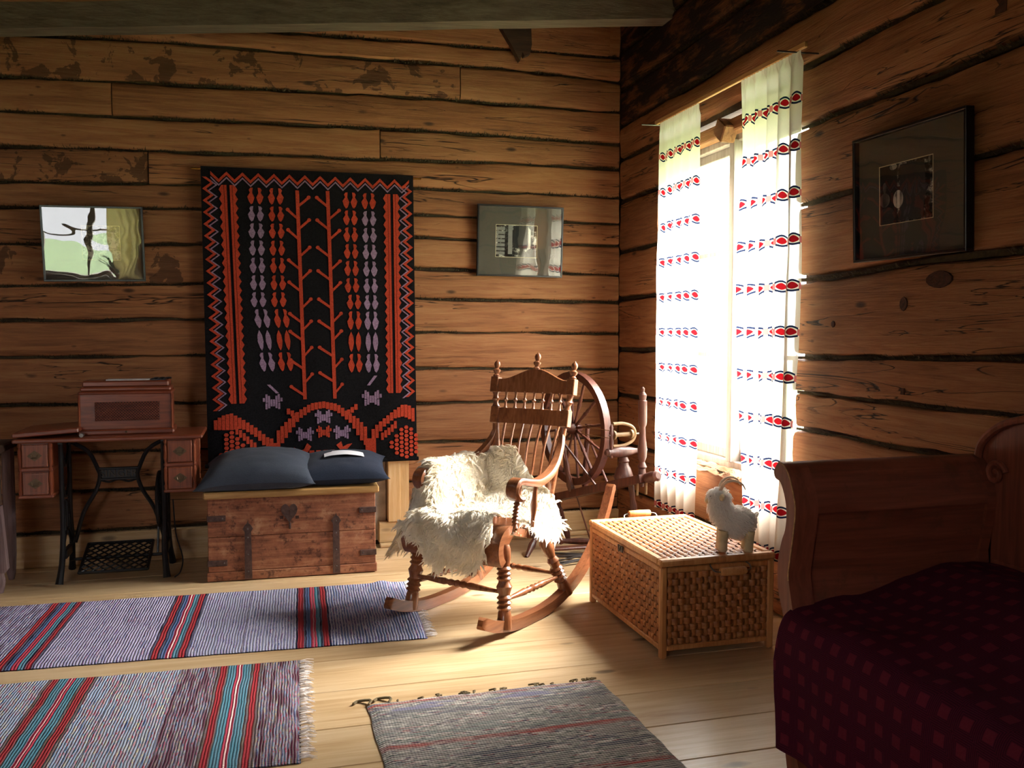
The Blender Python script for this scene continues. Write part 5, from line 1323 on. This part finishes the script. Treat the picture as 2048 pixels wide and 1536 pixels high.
cv = mb.build('coverlet', COVM, angle=80, fix=False)
ul = cv.data.uv_layers.new(name='UVMap')
for lp in cv.data.loops: ul.data[lp.index].uv = uvs[lp.vertex_index]
tag(cv, 'dark red patterned woven coverlet spread over the sofa bed seat', 'coverlet')
# ------------------------------------------------------------------ rag rugs
def rug_mat(name, stops, axis, length, specks, rib=.0085, mixw=.55, warp=(206, 200, 196)):
    """stops: (position 0..1, rgb, wool amount) along the rug; ribs run across it"""
    m = NT(name)
    tc = m.new('TexCoord'); sx = m.new('SeparateXYZ'); m.link(tc.outputs['Object'], sx.inputs[0])
    a = sx.outputs['XYZ'.index(axis)]; b = sx.outputs[1 - 'XYZ'.index(axis)]
    wob = m.noise(m.coords((1.5, 1.5, 1)), 5, 2)
    aw = m.math('ADD', a, m.math('MULTIPLY', m.math('SUBTRACT', wob, .5), .012))
    f = m.math('DIVIDE', aw, length)
    base = m.ramp(f, [(p, lin(c)) for p, c, _ in stops], 'CONSTANT')
    amt = m.ramp(f, [(p, float(s_)) for p, _, s_ in stops], 'CONSTANT')
    sc = [0, 0, 1]; ai = 'XYZ'.index(axis); sc[ai] = 1 / rib; sc[1 - ai] = 7.0
    spn = m.new('TexNoise'); mp = m.new('Mapping'); mp.inputs['Scale'].default_value = tuple(sc); m.link(tc.outputs['Object'], mp.inputs[0]); m.link(mp.outputs[0], spn.inputs['Vector'])
    spn.inputs['Scale'].default_value = 1.0; spn.inputs['Detail'].default_value = 3
    sc2 = [0, 0, 1]; sc2[ai] = .55 / rib; sc2[1 - ai] = 5.0
    sp2 = m.new('TexNoise'); mp2 = m.new('Mapping'); mp2.inputs['Scale'].default_value = tuple(sc2); mp2.inputs['Location'].default_value = (31, 17, 3); m.link(tc.outputs['Object'], mp2.inputs[0]); m.link(mp2.outputs[0], sp2.inputs['Vector'])
    sp2.inputs['Scale'].default_value = 1.0; sp2.inputs['Detail'].default_value = 2
    col = m.ramp(spn.outputs['Fac'], [(p, lin(c)) for p, c in specks], 'CONSTANT')
    gate = m.ramp(sp2.outputs['Fac'], [(.42, 0.0), (.50, 1.0)])
    c = m.mix(m.math('MULTIPLY', m.math('MULTIPLY', gate, amt), 1.0), base, col)
    # light warp showing between the wefts
    rb = m.math('ABSOLUTE', m.math('SINE', m.math('MULTIPLY', aw, math.pi / rib)))
    pl = m.math('ABSOLUTE', m.math('SINE', m.math('MULTIPLY', b, math.pi / (rib * .8))))
    wp = m.math('MULTIPLY', m.math('MULTIPLY', m.ramp(rb, [(.25, 1.0), (.55, 0.0)]), amt), mixw)
    c = m.mix(wp, c, lin(warp))
    h = m.math('ADD', rb, m.math('ADD', m.math('MULTIPLY', pl, .35), m.math('MULTIPLY', spn.outputs['Fac'], .6)))
    return m.done(m.principled(c, .95, m.bump(h, .55, .006), spec=.1))
def stripe(seq):
    """[(width_m, rgb, amount)] -> ramp stops"""
    L_ = sum(w for w, _, _ in seq); p = 0; out = []
    for w, c, s_ in seq: out.append((p / L_, c, s_)); p += w
    return out, L_
REDC, NAV, BLU, TUR, WHT, PNK, BRN = (152, 50, 56), (26, 26, 46), (66, 90, 128), (74, 122, 138), (214, 190, 182), (166, 60, 78), (84, 66, 58)
GRB = (138, 140, 164); GRB2 = (92, 102, 140)
trip = [(.014, NAV, .2), (.044, REDC, .0), (.018, NAV, .2), (.030, BLU, .1), (.020, PNK, .0), (.007, WHT, 0), (.016, PNK, .0), (.030, TUR, .1), (.016, NAV, .2), (.040, REDC, .0), (.014, NAV, .2)]
trip = [(w * .58, c, s_) for w, c, s_ in trip]
SPK1 = [(0, (84, 88, 128)), (.40, (142, 142, 166)), (.47, (116, 96, 148)), (.52, (160, 160, 178)), (.57, (70, 80, 128)), (.62, (150, 90, 120)), (.66, (176, 174, 188))]
def frng(mb, x, y0, y1, n, L_, seed, sx=1):
    rnd = random.Random(seed)
    for i in range(n):
        y = y0 + (y1 - y0) * (i + .5) / n + rnd.uniform(-.006, .006)
        for k in range(3):
            d = rnd.uniform(-.6, .6); l = L_ * rnd.uniform(.5, 1.15)
            mb.tube([(x - sx * .004, y, .009), (x + sx * l * .5, y + d * l * .4, .008 + rnd.uniform(0, .006)), (x + sx * l, y + d * l, .004)], [.0022, .0018, .001], 4, cap=False)
def rug(name, label, L_, wid, mat, loc, rz, edge=None, lift=None, nx=90, ny=36):
    """local x from 0 to L, y from 0 to wid"""
    t = thing(name, label, 'rug', loc, rz)
    lf = lift or (lambda x, y: 0)
    ed = lambda x, s_: .006 * fbm(x * 6, s_ * 5, 3)
    def top(u, v):
        x = u * L_; y = v * wid + ed(x, 0) * (1 - v) + ed(x, 1) * v; e = min(u * L_, (1 - u) * L_, v * wid, (1 - v) * wid)
        return (x + .006 * fbm(v * 5, u * 3, 8), y, .004 + .008 * min(1, e / .012) + lf(x, y))
    mb = MB(); mb.grid(nx, ny, top); mb.grid(nx, ny, lambda u, v: top(u, v)[:2] + (.001 + lf(u * L_, v * wid),))
    mb.build('weave', mat, t, angle=80); return t
# runner in front of the chest: two ramps joined end to end as two woven lengths
RUGA = math.radians(-2.4)
# measured positions along the runner from its fringed end: 0.64 plain, then stripes every ~0.68 m
seqA = [(.34, (84, 70, 98), 1)] + trip + [(.415, (148, 140, 170), .75)] + trip + [(.215, GRB, .75)]
stA, LA = stripe(seqA)
seqB = [(.212, GRB, .75)] + trip + [(.402, GRB2, .85)]
stB, LB = stripe(seqB)
MA_ = rug_mat('rag_runner_mauve', stA, 'X', LA, SPK1, rib=.0115, mixw=.65); MB_ = rug_mat('rag_runner_blue', stB, 'X', LB, SPK1, rib=.0125, mixw=.85, warp=(214, 212, 214))
def runner(name, label, lenA, lenB, wid, mA, mB, end, rz, lift=None, fr=(212, 204, 200), seed=1):
    """rug whose right end sits at `end` (x, near edge y)"""
    t = thing(name, label, 'rug', end, rz)
    lf = lift or (lambda x, y: 0.0)
    for nm, mat, off, L_ in (('weave', mA, -lenA - lenB, lenA), ('weave', mB, -lenB, lenB)):
        nx = int(L_ / .022); ny = 36
        def top(u, v, h=1, off=off, L_=L_):
            x = u * L_; X = off + x; e = min(v * wid, (1 - v) * wid, (-X if off + L_ >= 0 else 1))
            y = v * wid + .007 * fbm(X * 5, 0, 3) * (1 - v) + .007 * fbm(X * 5, 7, 3) * v
            z = (.0045 + .008 * min(1, max(0, e) / .012)) if h else .001
            return (x, y, z + lf(X, y))
        mb = MB(); mb.grid(nx, ny, lambda u, v: top(u, v)); mb.grid(nx, ny, lambda u, v: top(u, v, 0))
        o = mb.build(nm, mat, t, angle=80); o.location = (off, 0, 0)
    mb = MB(); frng(mb, 0, .01, wid - .01, 60, .045, seed); mb.build('fringe', plain(name + '_fringe', fr, .95), t, kind='stuff')
    return t
lift1 = lambda x, y: .012 * math.exp(-((x + .12) / .035) ** 2) * (.5 + .5 * math.sin(y * 9)) * max(0, min(1, (y - .25) * 3)) + .010 * math.exp(-((x + .03) / .05) ** 2) * max(0, math.sin(y * 5))
runner('rag_runner', 'blue grey striped rag runner in front of the chest, its fringe at the rocking chair', LA, LB, .89, MA_, MB_, (.668, 3.715, 0), RUGA, lift1)
# second runner nearer the camera
MAR = (70, 28, 44)
trip2 = [(.022, BRN, .2), (.042, REDC, 0), (.012, BRN, .2), (.058, TUR, .1), (.018, PNK, 0), (.009, WHT, 0), (.018, PNK, 0), (.058, TUR, .1), (.022, BRN, .2), (.042, REDC, 0), (.024, BRN, .2)]
trip2 = [(w * .523, c, s_) for w, c, s_ in trip2]
seqC = [(.60, (132, 146, 172), .9)] + trip2 + [(.09, (130, 148, 176), 1)]
stC, LC = stripe(seqC)
seqD = [(.205, (138, 150, 172), 1), (.135, (84, 44, 62), .6)] + trip2 + [(.140, MAR, .6)]
stD, LD = stripe(seqD)
SPK2 = [(0, (66, 84, 124)), (.36, (120, 146, 172)), (.43, (170, 70, 84)), (.475, (130, 150, 176)), (.53, (192, 172, 120)), (.56, (92, 122, 156)), (.62, (160, 54, 78)), (.655, (176, 176, 178))]
SPK3 = [(0, (70, 24, 40)), (.40, (100, 40, 62)), (.46, (182, 176, 180)), (.53, (84, 30, 48)), (.60, (60, 50, 80)), (.66, (190, 186, 188))]
MC_ = rug_mat('rag_runner_pastel', stC, 'X', LC, SPK2, rib=.0095)
def rug_two(name, stops, L_):
    return rug_mat(name, stops, 'X', L_, SPK2, rib=.0095)
MD1 = rug_two('rag_runner_pastel_maroon', stD, LD)
runner('rag_runner', 'pastel and maroon striped rag runner with a white fringe on the open floor', LC, LD, .875, MC_, MD1, (.100, 2.720, 0), RUGA, None, (222, 212, 206), 5)
# small grey rug
GRY_ = (122, 116, 112); GR2 = (76, 78, 86); RD3 = (150, 62, 56)
seqE = [(.20, GR2, 1), (.12, GRY_, 1), (.03, RD3, .7), (.10, GRY_, 1), (.08, GR2, 1), (.075, GRY_, 1), (.03, RD3, .6), (.09, (104, 112, 108), 1), (.10, GRY_, 1), (.06, GR2, 1), (.055, (92, 92, 124), 1), (.022, RD3, .7), (.02, (84, 82, 104), 1)]
stE, LE = stripe(seqE)
SPK4 = [(0, (36, 38, 54)), (.38, (160, 152, 142)), (.44, (56, 70, 66)), (.50, (186, 178, 168)), (.55, (32, 34, 60)), (.60, (140, 76, 70)), (.63, (206, 198, 188))]
ME_ = rug_mat('grey_rag_rug', stE, 'X', LE, SPK4, rib=.012, mixw=.85, warp=(204, 196, 186))
GRUG = rug('rag_rug', 'small grey mottled rag rug with thin red stripes lying beside the wicker trunk', LE, .865, ME_, (1.205, 3.085 - LE, 0), math.radians(90))
mb = MB(); rnd = random.Random(9)
for i in range(26):
    y = rnd.uniform(.02, .86); l = rnd.uniform(.01, .03)
    mb.tube(spline([(LE - .004, y, .008), (LE + l * .5, y + rnd.uniform(-.01, .01), .010), (LE + l, y + rnd.uniform(-.02, .02), .004)], 5), .0035, 5)
for y, l in ((.79, .05), (.86, .045)):
    mb.tube(spline([(LE - .004, y, .008), (LE + l * .5, y - .01, .012), (LE + l, y + .03, .004), (LE + l * .5, y + .05, .006)], 8), .005, 5)
mb.build('fringe', plain('olive_fringe', (108, 92, 62), .95), GRUG, kind='stuff')
# ------------------------------------------------------------------ outside
GRASS = plain('grass', (104, 122, 84), .95, nscale=3, amt=.3)
struct(MB().grid(24, 24, lambda u, v: (-40 + 80 * u, -40 + 80 * v, -.45 + .15 * fbm(u * 9, v * 9, 1))).build('ground', GRASS), 'green lawn around the house')
# yellow curtain and plant in the rear window
YC = NT('yellow_cotton'); d_ = YC.new('BsdfDiffuse'); t_ = YC.new('BsdfTranslucent')
for q in (d_, t_): q.inputs[0].default_value = lin((232, 214, 140))
mx_ = YC.new('MixShader'); mx_.inputs[0].default_value = .5; YC.link(d_.outputs[0], mx_.inputs[1]); YC.link(t_.outputs[0], mx_.inputs[2]); YC = YC.done(mx_.outputs[0])
tag(MB().grid(40, 12, lambda u, v: (RX1 - .02 - .26 * u, YF + .07 + .018 * math.sin(u * 22), RZ1 + .1 - v * 1.35)).build('rear_curtain', YC, fix=False, angle=80), 'yellow curtain at the small rear window', 'curtain')
PL = thing('potted_plant', 'small leafy pot plant on the rear window sill', 'plant', (-1.70, YF - .03, RZ0))
MB().turned((0, 0, 0), (0, 0, .10), [(0, .03), (.1, .035), (.9, .05), (1, .048)], 14).build('pot', plain('terracotta', (150, 80, 50), .8), PL)
LEAFM = plain('leaf_green', (60, 96, 40), .6)
rnd = random.Random(2)
for i in range(26):
    a = rnd.uniform(0, 6.28); e = rnd.uniform(.1, 1.2); L_ = rnd.uniform(.10, .20)
    d = Vector((math.cos(a) * math.cos(e), math.sin(a) * math.cos(e), math.sin(e))); s_ = d.cross(Vector((0, 0, 1))).normalized() * .018
    b = Vector((0, 0, .09)); MB().add([b, b + d * L_ * .5 - s_, b + d * L_, b + d * L_ * .5 + s_ + Vector((0, 0, .004))], [(0, 1, 2), (0, 2, 3)]).build('leaf', LEAFM, PL, smooth=False, fix=False)
MB().box(RX0 - .02, RX1 + .02, YF - .08, YF + .05, RZ0 - .03, RZ0, .004).build('sill', GREYW, win2, smooth=False)
